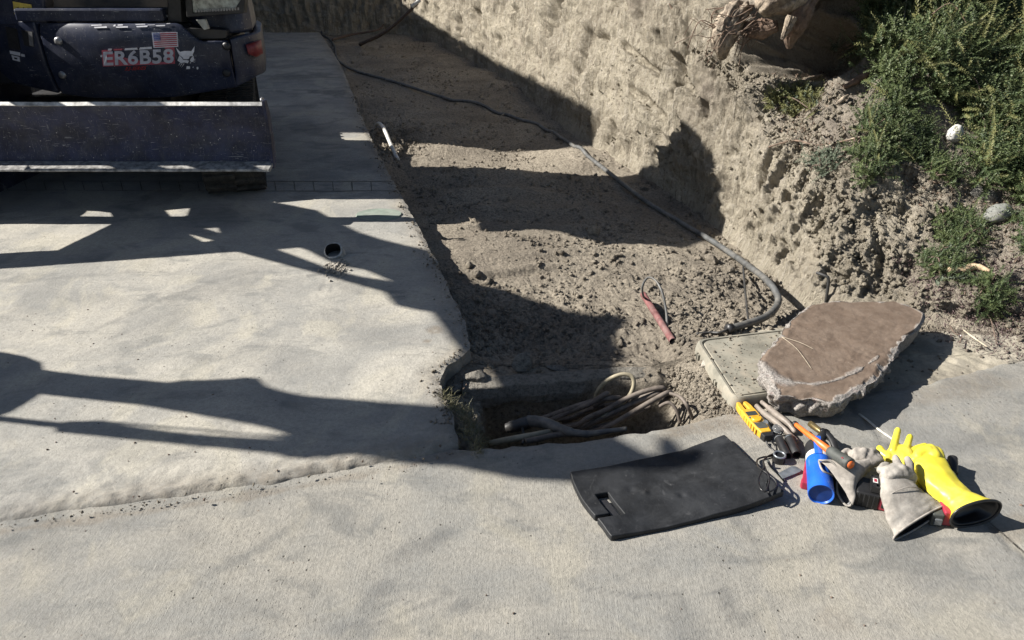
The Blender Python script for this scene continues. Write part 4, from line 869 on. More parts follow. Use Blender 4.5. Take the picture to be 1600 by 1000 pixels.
# ---- brown broken slab piece
OUT = [(1186, 563), (1190, 551), (1205, 536), (1214, 527), (1221, 518), (1232, 505), (1246, 492), (1252, 483), (1261, 476), (1280, 471), (1304, 467), (1330, 470), (1356, 471), (1378, 472), (1398, 469), (1415, 474), (1432, 480), (1446, 490), (1443, 502), (1438, 512), (1427, 520), (1416, 526), (1406, 537), (1400, 546), (1397, 556), (1392, 565), (1381, 573), (1375, 582), (1368, 594), (1357, 601), (1345, 608), (1332, 615), (1318, 623), (1300, 627), (1285, 623), (1268, 617), (1250, 616), (1232, 612), (1218, 611), (1206, 604), (1203, 592), (1195, 582)]
ctop = P(1310, 540, .125); nA = 420
def topz(px, py): return .118 + .012 * (py - 540) / 100 * 0 - .012 * (px - 1310) / 120
op = [P(x, y, topz(x, y)) for x, y in OUT]; cen = Vector((ctop.x, ctop.y, 0))
angs = [(math.atan2(p.y - cen.y, p.x - cen.x)) for p in op]; rad = [math.hypot(p.y - cen.y, p.x - cen.x) for p in op]
ia = np.argsort(angs); aa = np.array(angs)[ia]; rr = np.array(rad)[ia]; TH = np.linspace(-math.pi, math.pi, nA, endpoint=False); RAD = np.interp(TH, aa, rr, period=2 * math.pi)
RAD = RAD + .004 * fbm(TH * 14, 0, 0, 4, 201)
nR = 110; rows = []; 
for k in range(1, nR + 1):
    t = (k / nR) ** .8; x = cen.x + RAD * t * np.cos(TH); y = cen.y + RAD * t * np.sin(TH)
    z = .118 - .10 * (x - ctop.x) * .12 + .0025 * fbm(x * 9, y * 9, 0, 3, 203) + .0012 * fbm(x * 50, y * 50, 0, 3, 204)
    ed = RAD * (1 - t); z -= ss(.03, 0, ed) * (.010 + .012 * np.clip(fbm(x * 20, y * 20, 0, 3, 205), 0, 1)) * ss(-.5, .6, fbm(x * 6, y * 6, 0, 3, 206) + .25)
    rows.append(np.stack([x, y, z], -1))
TK = .088
for k in range(1, 17):
    t = k / 16; x0 = cen.x + RAD * np.cos(TH); y0 = cen.y + RAD * np.sin(TH); z0 = rows[nR - 1][:, 2] - TK * t * (1 + .25 * fbm(TH * 3, 0, 0, 2, 208))
    q_ = fbm(x0 * 12, y0 * 12, z0 * 12, 2, 209); dlt = (.016 * fbm(x0 * 20, y0 * 20, z0 * 20, 5, 207, .62) - .012 * np.round(q_ * 3) / 3) * ss(0, .12, t) - .045 * t ** 2
    rows.append(np.stack([x0 + dlt * np.cos(TH), y0 + dlt * np.sin(TH), z0], -1))
V = np.concatenate([[[cen.x, cen.y, .118]]] + rows + [[[cen.x, cen.y, .035]]]); N = len(rows); F = []
for j in range(nA):
    F.append((0, 1 + j, 1 + (j + 1) % nA)); F.append((1 + (N - 1) * nA + j, len(V) - 1, 1 + (N - 1) * nA + (j + 1) % nA))
for i in range(N - 1):
    for j in range(nA): F.append((1 + i * nA + j, 1 + (i + 1) * nA + j, 1 + (i + 1) * nA + (j + 1) % nA, 1 + i * nA + (j + 1) % nA))
me = np_mesh('slab_piece', V, F)
# worn-off marks of the brown coat: stored per vertex, where the coating is really gone
vx, vy = pix(V); arc = [(1190, 572), (1200, 583), (1218, 592), (1240, 598), (1270, 600), (1295, 597), (1322, 588), (1345, 576), (1362, 565), (1372, 556)]
def dseg(px, py, pts):
    d = np.full(px.shape, 1e9)
    for (x0, y0), (x1, y1) in zip(pts[:-1], pts[1:]):
        l2 = (x1 - x0) ** 2 + (y1 - y0) ** 2; t = np.clip(((px - x0) * (x1 - x0) + (py - y0) * (y1 - y0)) / l2, 0, 1)
        d = np.minimum(d, np.hypot(px - x0 - t * (x1 - x0), (py - y0 - t * (y1 - y0)) * 1.3))
    return d
nz = fbm(V[:, 0] * 22, V[:, 1] * 22, 0, 4, 210); da = dseg(vx, vy, arc); wdt = np.interp(vx, [1188, 1215, 1260, 1340, 1378], [17, 9, 4.5, 3.8, 1.2]) * (1 + .5 * fbm(V[:, 0] * 12, V[:, 1] * 12, 0, 2, 211))
mk = ss(1.3, .3, (da + nz * 3.2) / wdt) * (.55 + .45 * ss(-.4, .3, nz))
top = np.arange(len(V)) < 1 + nR * nA
edgeD = np.zeros(len(V)); edgeD[1:1 + nR * nA] = np.concatenate([RAD * (1 - (k / nR) ** .8) for k in range(1, nR + 1)]); edgeD[0] = .3
ewid = .003 + .030 * np.clip(nz + .0, 0, 1) + .030 * ss(1390, 1440, vx) * ss(540, 480, vy) + .035 * ss(1290, 1340, vx) * ss(590, 610, vy)
mk = np.maximum(mk, ss(1.2, .6, edgeD / ewid)); mk = np.where(top, mk, 1)
at = me.attributes.new('worn', 'FLOAT', 'POINT'); at.data.foreach_set('value', mk.astype(np.float32))
n = NT('brown_slab'); an_ = n.t.nodes.new('ShaderNodeAttribute'); an_.attribute_name = 'worn'
f1 = n.noise(14, 6, .7); f2 = n.noise(140, 4, .8); f3 = n.noise(420, 2, .8)
br = n.mix(n.ramp(f1, .35, .65), (.128, .094, .070), (.18, .138, .106)); br = n.mix(n.ramp(f2, .6, .72, 0, .6), br, (.44, .39, .33)); br = n.mix(n.ramp(f3, .3, .6, .5, 0), br, (.10, .07, .055))
wh = n.mix(n.ramp(f2, .35, .62), (.17, .155, .14), (.42, .39, .36)); wh = n.mix(n.ramp(n.noise(45, 4, .7), .55, .7, 0, .6), wh, (.30, .21, .19))
hh = n.math('ADD', n.math('MULTIPLY', n.noise(60, 5, .75), n.math('ADD', n.math('MULTIPLY', an_.outputs['Fac'], 2.5), .25)), n.math('MULTIPLY', f3, .2))
bm_ = n.out(n.mix(an_.outputs['Fac'], br, wh), .9, n.bump(hh, .8, .008), spec=.2)
o = link('slab_piece', me, bm_, None, Vector((cen.x, cen.y, .03)), True); tag(o, 'large broken slab piece with brown top and chipped white edges lying by the tools', 'slab piece')
# a little rubble bridging under it
# straw on the slab
def twig(pts, r, mat, label, name='twig', cat='twig', group=None, side=None):
    mb = MB(); mb.tube(smooth_path(pts, 4), r, 6)
    if side:
        for sp_ in side: mb.tube(smooth_path(sp_, 3), [r * .7] * (3 * (len(sp_) - 1) + 1), 5)
    o = mb.build(name, mat, origin=Vector(pts[0]), smooth=True); return tag(o, label, cat, group)
M['straw'] = mat_plain('dry_straw', (.42, .36, .27), .8, var=.3); M['bark'] = mat_plain('dark_twig', (.12, .085, .065), .85, var=.4, vs=40)
twig([P(1221, 526, .124), P(1245, 545, .128), P(1268, 576, .124)], .0009, M['straw'], 'thin dry stalk lying across the brown slab piece')
twig([P(1221, 526, .124), P(1250, 535, .130), P(1272, 546, .124)], .0008, M['straw'], 'shorter dry stalk fanning out on the brown slab piece')

# ---- utility pit: concrete rim at the back, earth inside
pit = empty('pit_wall', P(870, 600, -.12), 'dusty concrete beam forming the back wall of the cable pit', 'wall')
fa, fb = P(722, 604, -.045), P(1016, 583, -.045); ba, bb = fa + Vector((0, .075, 0)), fb + Vector((0, .075, 0))
mb = MB(); k = 60; V = []
for i in range(k + 1):
    t = i / k; a = fa.lerp(fb, t); b = ba.lerp(bb, t); j = .006 * float(fbm(a.x * 18, 0, 0, 3, 221)); jz = .008 * float(fbm(a.x * 11, 4, 0, 3, 222)); lowz = -.155 + .018 * float(fbm(a.x * 9, 9, 0, 3, 223))
    V += [(a.x, a.y + j, lowz), (a.x, a.y - .008 + j * 1.3, -.11), (a.x, a.y + j * .7, -.08 + jz * .5), (a.x, a.y + .004 + j * .5, -.060 + jz), (b.x, b.y, -.052 + jz), (b.x, b.y + .04, -.15), (b.x, b.y, lowz)]
F = [(i * 7 + q, i * 7 + (q + 1) % 7, (i + 1) * 7 + (q + 1) % 7, (i + 1) * 7 + q) for i in range(k) for q in range(7)] + [tuple(range(7)), tuple(k * 7 + q for q in range(7))[::-1]]
mb.add(V, F); mb.build('beam', M['dirtbeam'], pit, smooth=False, bevel=.006)
# hoses coiled in the pit
cp = lambda x, y: (660 + x / 3.478, 540 + y / 3.478)
def pitpath(L_):
    return [P(*cp(x, y), z) for x, y, z in L_]
coil = empty('coiled_hose', P(930, 650, -.2), 'bundle of dusty brown hose coiled up inside the pit', 'hose')
strands = [([(640, 400, -.17), (750, 360, -.14), (850, 325, -.11), (950, 297, -.08), (1040, 284, -.06), (1078, 288, -.07), (1060, 306, -.10)], .0108, 't'),
           ([(640, 430, -.19), (720, 395, -.16), (820, 350, -.13), (910, 315, -.09), (985, 268, -.05), (1008, 262, -.05), (1005, 280, -.08), (930, 330, -.13)], .0108, 't'),
           ([(935, 300, -.14), (955, 245, -.08), (1005, 190, -.02), (1075, 158, .01), (1130, 163, .01), (1150, 196, -.01), (1138, 250, -.05), (1100, 300, -.08), (1040, 350, -.10), (980, 388, -.12), (900, 430, -.16)], .0088, 'p'),
           ([(700, 440, -.2), (830, 436, -.16), (900, 392, -.12), (1000, 348, -.09), (1080, 302, -.06), (1180, 258, -.03), (1270, 232, -.01), (1310, 232, -.01), (1308, 255, -.04)], .0105, 't'),
           ([(800, 470, -.2), (880, 442, -.17), (960, 400, -.13), (1080, 342, -.09), (1190, 295, -.06), (1280, 258, -.03), (1305, 262, -.05)], .0108, 't'),
           ([(900, 470, -.2), (990, 448, -.15), (1080, 400, -.11), (1180, 340, -.07), (1290, 277, -.03), (1340, 255, -.02), (1350, 268, -.05), (1290, 320, -.12)], .0108, 't'),
           ([(760, 420, -.22), (860, 380, -.19), (940, 345, -.17), (1020, 322, -.15), (1090, 318, -.14)], .0098, 't'), ([(820, 455, -.21), (930, 420, -.18), (1060, 372, -.14), (1200, 300, -.10)], .0108, 't'),
           ([(700, 410, -.21), (800, 395, -.19), (900, 350, -.16), (990, 325, -.13)], 0.009, 't'),
           ([(720, 450, -.22), (860, 420, -.19), (980, 372, -.15), (1100, 318, -.11), (1220, 268, -.06), (1300, 246, -.04)], .0098, 't'), ([(850, 460, -.2), (960, 440, -.17), (1060, 415, -.13), (1150, 372, -.10), (1240, 330, -.08)], .0098, 't'),
           ([(1340, 258, -.02), (1400, 280, .0), (1440, 330, -.01), (1470, 400, -.08)], .007, 't'), ([(1290, 330, -.06), (1340, 310, -.03), (1380, 350, -.05), (1400, 420, -.10)], .007, 't')]
for pts, r_, k in strands: MB().tube(smooth_path(pitpath(pts), 7), r_, 12).build('strand', M['palehose' if k == 'p' else 'tanhose'], coil, smooth=True)
spl = empty('cable_splice', P(830, 668, -.12), 'dusty taped cable with a black connector lying across the near side of the pit', 'cable')
MB().tube(smooth_path(pitpath([(460, 448, -.13), (490, 440, -.12), (540, 428, -.11), (585, 415, -.10)]), 4), [.020] * 3 + [.024] * 4 + [.026] * 4 + [.024] * 2, 14).build('connector', M['cable'], spl, smooth=True)
MB().tube(smooth_path(pitpath([(580, 410, -.10), (620, 412, -.085), (680, 425, -.075), (730, 445, -.07), (800, 468, -.06), (900, 480, -.055), (1000, 466, -.04), (1110, 452, -.03)]), 5), [.024] * 5 + [.023] * 6 + [.022] * 5 + [.018] * 5 + [.014] * 5 + [.011] * 5 + [.009] * 5, 14).build('sleeve', M['hose'], spl, smooth=True)
MB().tube(smooth_path(pitpath([(540, 440, -.11), (548, 470, -.11), (552, 500, -.08), (545, 530, -.06)]), 3), .006, 8).build('cable_tie', M['cable'], spl, smooth=True)
c1 = MB().tube(smooth_path(pitpath([(370, 532, -.10), (450, 515, -.075), (530, 500, -.07), (620, 484, -.07), (700, 468, -.09)]), 5), .0125, 12).build('hose_end', M['palehose'], origin=P(790, 688, -.07), smooth=True); tag(c1, 'pale hose end strapped under the black connector in the pit', 'hose')
c2 = MB().tube(smooth_path(pitpath([(560, 520, -.06), (640, 505, -.06), (720, 487, -.07), (850, 478, -.09), (960, 470, -.11)]), 5), .011, 12).build('hose_end', M['tanhose'], origin=P(830, 686, -.07), smooth=True); tag(c2, 'brown hose lowest in the pit along its near concrete edge', 'hose')

# ---- rubber mat
M['mat'] = mat_plain('black_rubber_mat', (.016, .017, .019), .6, var=.4, vs=12, bump=.5, bd=.002, dust=.5, spec=.3, scr=.06, dustcol=(.050, .052, .055))
m00, m10, m11, m01 = P(889, 741, .03), P(1132, 680, .028), P(1226, 766, .05), P(957, 840, .02)   # far-left, far-right, near-right, near-left
NXm, NYm = 130, 80
def matpt(a, b):
    p = (m00 * (1 - a) + m10 * a) * (1 - b) + (m01 * (1 - a) + m11 * a) * b
    # edges bow: near edge sags in the middle, left edge bends
    p.y -= .008 * math.sin(math.pi * a) * b; p.y -= .008 * math.sin(math.pi * a) * (1 - b); p.x -= .014 * math.sin(math.pi * b) * (1 - a) ** 4; p.x += .004 * float(vn(b * 5, 0, 0, 303)) * (1 - a) ** 6; p.y += .003 * float(vn(a * 7, 0, 0, 304))
    z = .022 + .018 * (a ** 3) * (.3 + b) + .014 * (1 - a) ** 3 * (1 - b) - .004 * math.sin(math.pi * a) + .004 * float(vn(a * 3, b * 3, 0, 301)) + .0012 * float(vn(a * 14, b * 9, 0, 302))
    for (u_, v_, r_, d_) in ((.27, .42, .05, -.006), (.33, .50, .03, .006), (.50, .66, .035, -.006)): z += d_ * math.exp(-(((a - u_) * 1.8) ** 2 + (b - v_) ** 2) / r_ ** 2)
    return Vector((p.x, p.y, z))
cut = lambda a, b: ((.075 < a < .145) and (b > .40) and (b < .74)) or (a < .085 + .02 * (b - .5) and .70 < b < .735)
slit = lambda a, b: False
mt = empty('rubber_mat', matpt(.5, .5) * 1.0, 'black rubber kneeling mat with a handle slot torn near its left edge', 'mat')
TKm = .024; V = []; F = []; idx = {}
for i in range(NXm + 1):
    for j in range(NYm + 1):
        p = matpt(i / NXm, j / NYm); V.append(p)
n0 = len(V); V += [p - Vector((0, 0, TKm)) for p in V]
cell = {(i, j): not cut((i + .5) / NXm, (j + .5) / NYm) for i in range(NXm) for j in range(NYm)}
vid = lambda i, j: i * (NYm + 1) + j
for (i, j), k in cell.items():
    if not k: continue
    a, b, c_, d_ = vid(i, j), vid(i + 1, j), vid(i + 1, j + 1), vid(i, j + 1); F.append((a, b, c_, d_)); F.append((n0 + a, n0 + d_, n0 + c_, n0 + b))
    for (di, dj, e0, e1) in ((0, -1, a, b), (1, 0, b, c_), (0, 1, c_, d_), (-1, 0, d_, a)):
        if not cell.get((i + di, j + dj), False): F.append((e0, e1, n0 + e1, n0 + e0))
me = bpy.data.meshes.new('pad'); me.from_pydata([tuple(v) for v in V], [], F); me.update(); o = link('pad', me, M['mat'], mt, smooth=True)
bm = bmesh.new(); bm.from_mesh(me); bmesh.ops.delete(bm, geom=[v for v in bm.verts if not v.link_faces], context='VERTS'); bmesh.ops.recalc_face_normals(bm, faces=bm.faces); bm.to_mesh(me); bm.free()
b = o.modifiers.new('bevel', 'BEVEL'); b.width = .003; b.segments = 2; b.limit_method = 'ANGLE'; b.angle_limit = R(50)
MB().prism([matpt(.085, .47) - Vector((0, 0, .016)), matpt(.125, .47) - Vector((0, 0, .016)), matpt(.125, .74) - Vector((0, 0, .016)), matpt(.085, .74) - Vector((0, 0, .016))], (0, 0, .006)).build('slot_tongue', M['black'], mt)
# ================================================================ TOOLS on the sidewalk
def frame(p0, p1, up=Vector((0, 0, 1))):     # local axes: u along p0->p1, w to its left, n up
    u = (p1 - p0).normalized(); w_ = up.cross(u).normalized(); n_ = u.cross(w_); return u, w_, n_
class FR:
    def __init__(s, p0, p1, roll=0):
        s.o = Vector(p0); s.u, s.w, s.n = frame(Vector(p0), Vector(p1)); s.len = (Vector(p1) - Vector(p0)).length
        if roll:
            m = Matrix.Rotation(roll, 3, s.u); s.w = m @ s.w; s.n = m @ s.n
        s.rot = Matrix((s.u, s.w, s.n)).transposed()
    def __call__(s, a, b, c=0): return s.o + s.u * a + s.w * b + s.n * c
M['yellow'] = mat_plain('meter_yellow', (.62, .34, .025), .45, var=.12, dust=.12)
M['gyel'] = mat_plain('glove_yellow', (.62, .53, .040), .42, var=.08, vs=18, bump=.3, bd=.002, dust=.30, dustcol=(.55, .48, .25))
M['blk'] = mat_plain('tool_black', (.012, .012, .013), .45, var=.3, dust=.12, dustcol=(.10, .095, .085))
M['lcd'] = mat_plain('lcd_glass', (.045, .05, .045), .15, var=.1, spec=.6, bump=0)
M['orange'] = mat_plain('orange_insulation', (.68, .14, .022), .45, var=.12, dust=.12)
M['dgrip'] = mat_plain('grey_grip', (.055, .06, .055), .6, var=.3, dust=.3, dustcol=(.15, .145, .13))
M['bluec'] = mat_plain('blue_cylinder', (.010, .10, .50), .32, var=.15, vs=10, dust=.25, spec=.5, scr=.15, dustcol=(.12, .16, .24))
M['blued'] = mat_plain('blue_shaded', (.010, .075, .36), .4, var=.2, vs=20, dust=.15)  # darker copy of the cylinder blue, shade painted into the end faces
M['brass'] = mat_plain('brass', (.34, .26, .12), .35, metal=.8, var=.3)
M['steel2'] = mat_plain('grey_steel', (.20, .22, .235), .4, metal=.5, var=.3, dust=.2)
M['crim'] = mat_plain('crimson_plastic', (.30, .022, .045), .45, var=.2, dust=.15)
M['suede'] = mat_plain('grey_suede', (.30, .275, .245), .95, var=.25, vs=35, bump=.7, bd=.003, dust=.3, dustcol=(.20, .18, .16), spec=.1)
M['suede2'] = mat_plain('pale_suede', (.30, .28, .25), .95, var=.3, vs=22, bump=.8, bd=.004, dust=.8, dustcol=(.20, .175, .155), spec=.1)
M['worn_h'] = mat_plain('worn_handle', (.20, .17, .145), .6, var=.3, vs=40, dust=.4)
M['wtag'] = mat_plain('white_tag', (.6, .6, .58), .5, bump=0)

# ---- clamp meter
f = FR(P(1199, 690, 0), P(1157, 638, 0)); L0 = f.len; k = L0 / .225
cm = empty('clamp_meter', f(L0 / 2, 0, 0), 'yellow electrical clamp meter lying face up beside the rubber mat', 'meter')
body = [(.018, -.021), (.018, .021), (.05, .025), (.10, .028), (.15, .029), (.172, .028), (.172, -.028), (.15, -.029), (.10, -.028), (.05, -.025)]
MB().prism([f(a * k, b, .002) for a, b in body], f.n * .030).build('body', M['yellow'], cm, bevel=.005, seg=3)
for sg in (1, -1):
    MB().prism([f(.170 * k, sg * .0285, .004), f(.170 * k, sg * .006, .004), f(.190 * k, sg * .007, .004), f(.222 * k, sg * .005, .004), f(.228 * k, sg * .010, .004), f(.226 * k, sg * .021, .004), f(.200 * k, sg * .027, .004)], f.n * .026).build('jaw', M['yellow'], cm, bevel=.004, seg=3)
MB().prism([f(.126 * k, -.020, .0315), f(.126 * k, .020, .0315), f(.152 * k, .020, .0315), f(.152 * k, -.020, .0315)], f.n * .0015).build('display', M['lcd'], cm)
mb = MB(); mb.tube([f(.100 * k, 0, .030), f(.100 * k, 0, .036), f(.100 * k, 0, .038)], [.018, .018, .016], 28); dial = mb.build('dial', mat_plain('dial_orange', (.66, .31, .02), .4, bump=0), cm, smooth=True, auto=40)
mb = MB(); mb.tube([f(.112 * k, .019, .031), f(.112 * k, .019, .035)], .0045, 14); mb.build('button', M['steel2'], cm)
mb = MB(); mb.tube([f(.118 * k, -.020, .031), f(.118 * k, -.020, .033)], .0025, 10); mb.build('button', M['lcd'], cm)
MB().prism([f(.040 * k, -.014, .0315), f(.040 * k, .014, .0315), f(.048 * k, .019, .0315), f(.082 * k, .021, .0315), f(.078 * k, .006, .0315), f(.078 * k, -.006, .0315), f(.082 * k, -.021, .0315), f(.048 * k, -.019, .0315)], f.n * .0015).build('keypad', M['dgrip'], cm)
for i in range(6):
    MB().box(f((.045 + .019 * i) * k, .0285, .017), (.008, .004, .020), f.rot).build('rib', M['yellow'], cm, bevel=.0012)
MB().prism([f(-.004, -.017, .002), f(-.004, .017, .002), f(.019, .021, .002), f(.019, -.021, .002)], f.n * .027).build('foot', M['blk'], cm, bevel=.003)
q3 = lambda x, y: (1000 + x / 5, 580 + y / 5)
def gp(L_, r): return smooth_path([P(*q3(x, y), z + r) for x, y, z in L_], 6)
o = MB().tube(gp([(985, 545, .012), (1005, 585, .004), (1040, 615, .0), (1062, 640, .002), (1030, 662, .006), (960, 672, .010), (918, 692, .010), (915, 735, .028), (945, 768, .055), (995, 800, .062), (1010, 850, .060), (995, 905, .058), (978, 940, .058), (940, 915, .060), (925, 850, .060), (945, 790, .060), (975, 745, .055)], .003), .0032, 8).build('test_lead', M['blk'], cm, smooth=True)
o = MB().tube(gp([(1025, 545, .012), (1050, 575, .004), (1068, 605, .0), (1050, 640, .010), (1000, 665, .018), (965, 700, .030), (975, 750, .052), (1005, 810, .060), (1045, 840, .060), (1068, 880, .058), (1050, 920, .058), (1000, 948, .058)], .003), .0032, 8).build('test_lead', M['blk'], cm, smooth=True)
MB().tube(gp([(1000, 700, .03), (1020, 740, .01), (1060, 790, .0), (1100, 830, .0), (1130, 858, .004)], .004), [.0045] * 24 + [.002], 8).build('test_probe', M['dgrip'], cm, smooth=True)

# ---- two black sockets
def socket(pa, pb, r, name, label):
    a, b = P(*pa, r), P(*pb, r); rt = empty(name, (a + b) / 2 - Vector((0, 0, r)), label, 'socket', 'black sockets')
    d = (b - a)
    mb = MB(); n = 22; fr_ = FR(a, b); V = []
    prof_ = [(0, r * .95), (.003, r), (fr_.len - .002, r), (fr_.len, r * .96), (fr_.len, r * .74), (fr_.len - .03, r * .70), (fr_.len - .031, 0.0005)]
    V = [fr_(x, rr_ * math.cos(t), rr_ * math.sin(t)) for x, rr_ in prof_ for t in np.linspace(0, 2 * math.pi, n, endpoint=False)]
    F = [(i * n + j, i * n + (j + 1) % n, (i + 1) * n + (j + 1) % n, (i + 1) * n + j) for i in range(len(prof_) - 1) for j in range(n)] + [tuple(range(n))]
    mb.add(V, F); mb.build('shell', M['blk'], rt, smooth=True, auto=40)
    mb = MB(); V = [fr_(x, (r + .0006) * math.cos(t), (r + .0006) * math.sin(t)) for x in (.006, .009) for t in np.linspace(0, 2 * math.pi, n, endpoint=False)]
    mb.add(V, [(j, (j + 1) % n, n + (j + 1) % n, n + j) for j in range(n)]); mb.build('band', M['steel2'], rt, smooth=True)
socket((1216, 684), (1231, 713), .0155, 'socket', 'black socket nearest the clamp meter, left of its twin')
socket((1233, 684), (1245, 711), .0175, 'socket', 'slightly larger black socket lying right of its twin')
# ---- black ring probe
c = P(1216, 722, 0); rp = empty('cup_magnet', c, 'small black cup with a bare metal ring on top beside the black sockets', 'cup')
mb = MB(); mb.tube([c + Vector((0, 0, .0)), c + Vector((0, 0, .028))], [.0215, .0200], 26); mb.build('cup', M['blk'], rp, smooth=True, auto=40)
mb = MB(); mb.tube([c + Vector((.0185 * math.cos(t), .0185 * math.sin(t), .031)) for t in np.linspace(0, 2 * math.pi, 29)], .0038, 8); mb.build('ring', M['steel2'], rp, smooth=True)
# ---- flat steel plate
pl = [P(*q3(x, y), .010) for x, y in ((1080, 800), (1185, 745), (1215, 748), (1262, 772), (1250, 790), (1115, 845))]
o = MB().prism(pl, (0, 0, .003)).build('steel_plate', M['steel2'], origin=P(1236, 740, 0), bevel=.0008); tag(o, 'flat grey steel blade lying between the small black cup and the crimson tool', 'blade')
# ---- cable cutter: two handles, jaw
cc_ = empty('cable_cutter', P(1200, 655, 0), 'worn cable cutter with two long brown handles behind the yellow meter', 'cutter')
MB().tube(smooth_path([P(1182, 634, .018), P(1193, 645, .022), P(1213, 660, .024), P(1230, 675, .022), P(1246, 690, .014)], 5), [.009] * 5 + [.0115] * 7 + [.010] * 4 + [.0085] * 4 + [.0055], 12).build('handle', M['worn_h'], cc_, smooth=True)
MB().tube(smooth_path([P(1190, 628, .016), P(1202, 638, .024), P(1216, 650, .028), P(1231, 661, .026), P(1243, 676, .016)], 5), [.008] * 5 + [.0125] * 7 + [.0115] * 4 + [.0085] * 4 + [.006], 12).build('handle', M['worn_h'], cc_, smooth=True)
MB().tube(smooth_path([P(1178, 640, .010), P(1188, 655, .012), P(1199, 668, .014), P(1206, 680, .012)], 4), [.010, .012, .013, .014, .016, .017, .016, .014, .013, .011, .010, .009, .006], 10, flat=.6).build('jaw', M['steel2'], cc_, smooth=True)
mb = MB(); mb.tube([P(1196, 660, .02), P(1196, 660, .034)], .010, 14); mb.build('pivot', M['steel2'], cc_)
mb = MB(); mb.tube(smooth_path([P(1207, 672, .004), P(1203, 650, .012), P(1188, 640, .01)], 5), .004, 8); mb.build('lock', M['blk'], cc_, smooth=True)
# glass lens
c = P(1216, 671, .018); n = NT('clear_lens'); n.b.inputs['Transmission Weight'].default_value = .85; n.b.inputs['IOR'].default_value = 1.3; lens_m = n.out((.62, .63, .64), .12, spec=.8)
lz = empty('glass_lens', P(1216, 671, 0), 'small round clear lens beside the cable cutter handles', 'lens')
mb = MB(); mb.tube([P(1216, 671, .004), c, c + Vector((0, 0, .010)), c + Vector((0, 0, .012))], [.018, .021, .020, .012], 24); mb.build('dome', lens_m, lz, smooth=True)
mb = MB(); mb.tube([c + Vector((.021 * math.cos(t), .021 * math.sin(t), -.001)) for t in np.linspace(0, 2 * math.pi, 25)], .0018, 6); mb.build('rim', M['steel2'], lz, smooth=True)

# ---- crimson plastic tool left of the cylinder
ct = empty('hand_tool', P(1256, 745, 0), 'crimson plastic tool with a black neck lying against the blue cylinder', 'tool')
qz = lambda x, y: (1120 + x / 5, 600 + y / 5)
MB().prism([P(*qz(x, y), .004) for x, y in ((686, 618), (722, 614), (760, 700), (760, 826), (700, 830), (652, 818), (648, 800), (662, 768), (672, 700))], (0, 0, .028)).build('handle', M['crim'], ct, bevel=.004, seg=3)
MB().prism([P(*qz(x, y), .008) for x, y in ((684, 545), (722, 545), (722, 616), (684, 616))], (0, 0, .018)).build('neck', M['blk'], ct, bevel=.003)
# ---- blue gas cylinder
ca, cb = Vector((.972, 1.80, .040)), Vector((1.052, 2.055, .042)); f = FR(ca, cb)
gc = empty('gas_cylinder', (ca + cb) / 2 - Vector((0, 0, .04)), 'blue torch gas cylinder lying with its base towards the viewer', 'cylinder')
def lathe(prof_, name, mat, parent, n=40, fr_=f):
    V = [fr_(x, r_ * math.cos(t), r_ * math.sin(t)) for x, r_ in prof_ for t in np.linspace(0, 2 * math.pi, n, endpoint=False)]
    F = [(i * n + j, i * n + (j + 1) % n, (i + 1) * n + (j + 1) % n, (i + 1) * n + j) for i in range(len(prof_) - 1) for j in range(n)] + [tuple(range(n)), tuple((len(prof_) - 1) * n + j for j in range(n))]
    return MB().add(V, F).build(name, mat, parent, smooth=True, auto=38)
RC = .0395; LC = f.len
lathe([(.006, RC * .86), (.0, RC * .93), (.0, RC * .985), (.004, RC), (LC * .62, RC)], 'body', M['bluec'], gc)
lathe([(.010, .001), (.010, RC * .42), (.0085, RC * .46), (.010, RC * .50), (.010, RC * .80), (.006, RC * .86)], 'base', M['blued'], gc)
lathe([(LC * .62, RC + .0004), (LC * .71, RC + .0004)], 'label', mat_plain('label_white', (.55, .55, .54), .5, var=.2, bump=0), gc)
lb = lathe([(LC * .71, RC + .0005), (LC * .90, RC + .0005), (LC * .93, RC)], 'label', M['blk'], gc)
lathe([(LC * .93, RC), (LC * .975, RC * .8), (LC * 1.0, RC * .45), (LC * 1.0, .012), (LC * 1.05, .012)], 'shoulder', M['blued'], gc)
MB().add([f(x, (RC + .002) * math.cos(t), (RC + .002) * math.sin(t)) for x in (LC * .60, LC * .97) for t in np.linspace(R(62), R(95), 7)], [(j, j + 1, 7 + j + 1, 7 + j) for j in range(6)]).build('side_stripe', M['bluec'], gc, smooth=True)
yl_ = mat_plain('label_yellow', (.6, .42, .03), .5, bump=0)
for (x0, x1, t0, t1) in ((.76, .79, 104, 122), (.76, .79, 125, 140), (.82, .86, 108, 126), (.82, .86, 129, 145), (.82, .86, 148, 158)):
    tt_ = np.linspace(R(t0), R(t1), 5); MB().add([f(LC * x, (RC + .0014) * math.cos(t), (RC + .0014) * math.sin(t)) for x in (x0, x1) for t in tt_], [(j, j + 1, 5 + j + 1, 5 + j) for j in range(4)]).build('label_print', yl_, lb, smooth=True)
mb = MB(); a_ = f(LC * 1.0, 0, .01); mb.tube([a_, P(1291, 676, .055)], .016, 16); mb.build('valve', M['blk'], gc, smooth=True)
mb = MB(); mb.tube(smooth_path([P(1295, 682, .055), P(1282, 674, .055), P(1266, 662, .050)], 3), [.008, .009, .010, .0105, .011, .0115, .0115], 14); mb.build('burner_tube', M['brass'], gc, smooth=True)
mb = MB(); mb.tube(smooth_path([P(1284, 672, .06), P(1296, 681, .062), P(1304, 696, .055), P(1308, 712, .04)], 4), .012, 12, flat=.7); mb.build('torch_handle', M['blk'], gc, smooth=True)

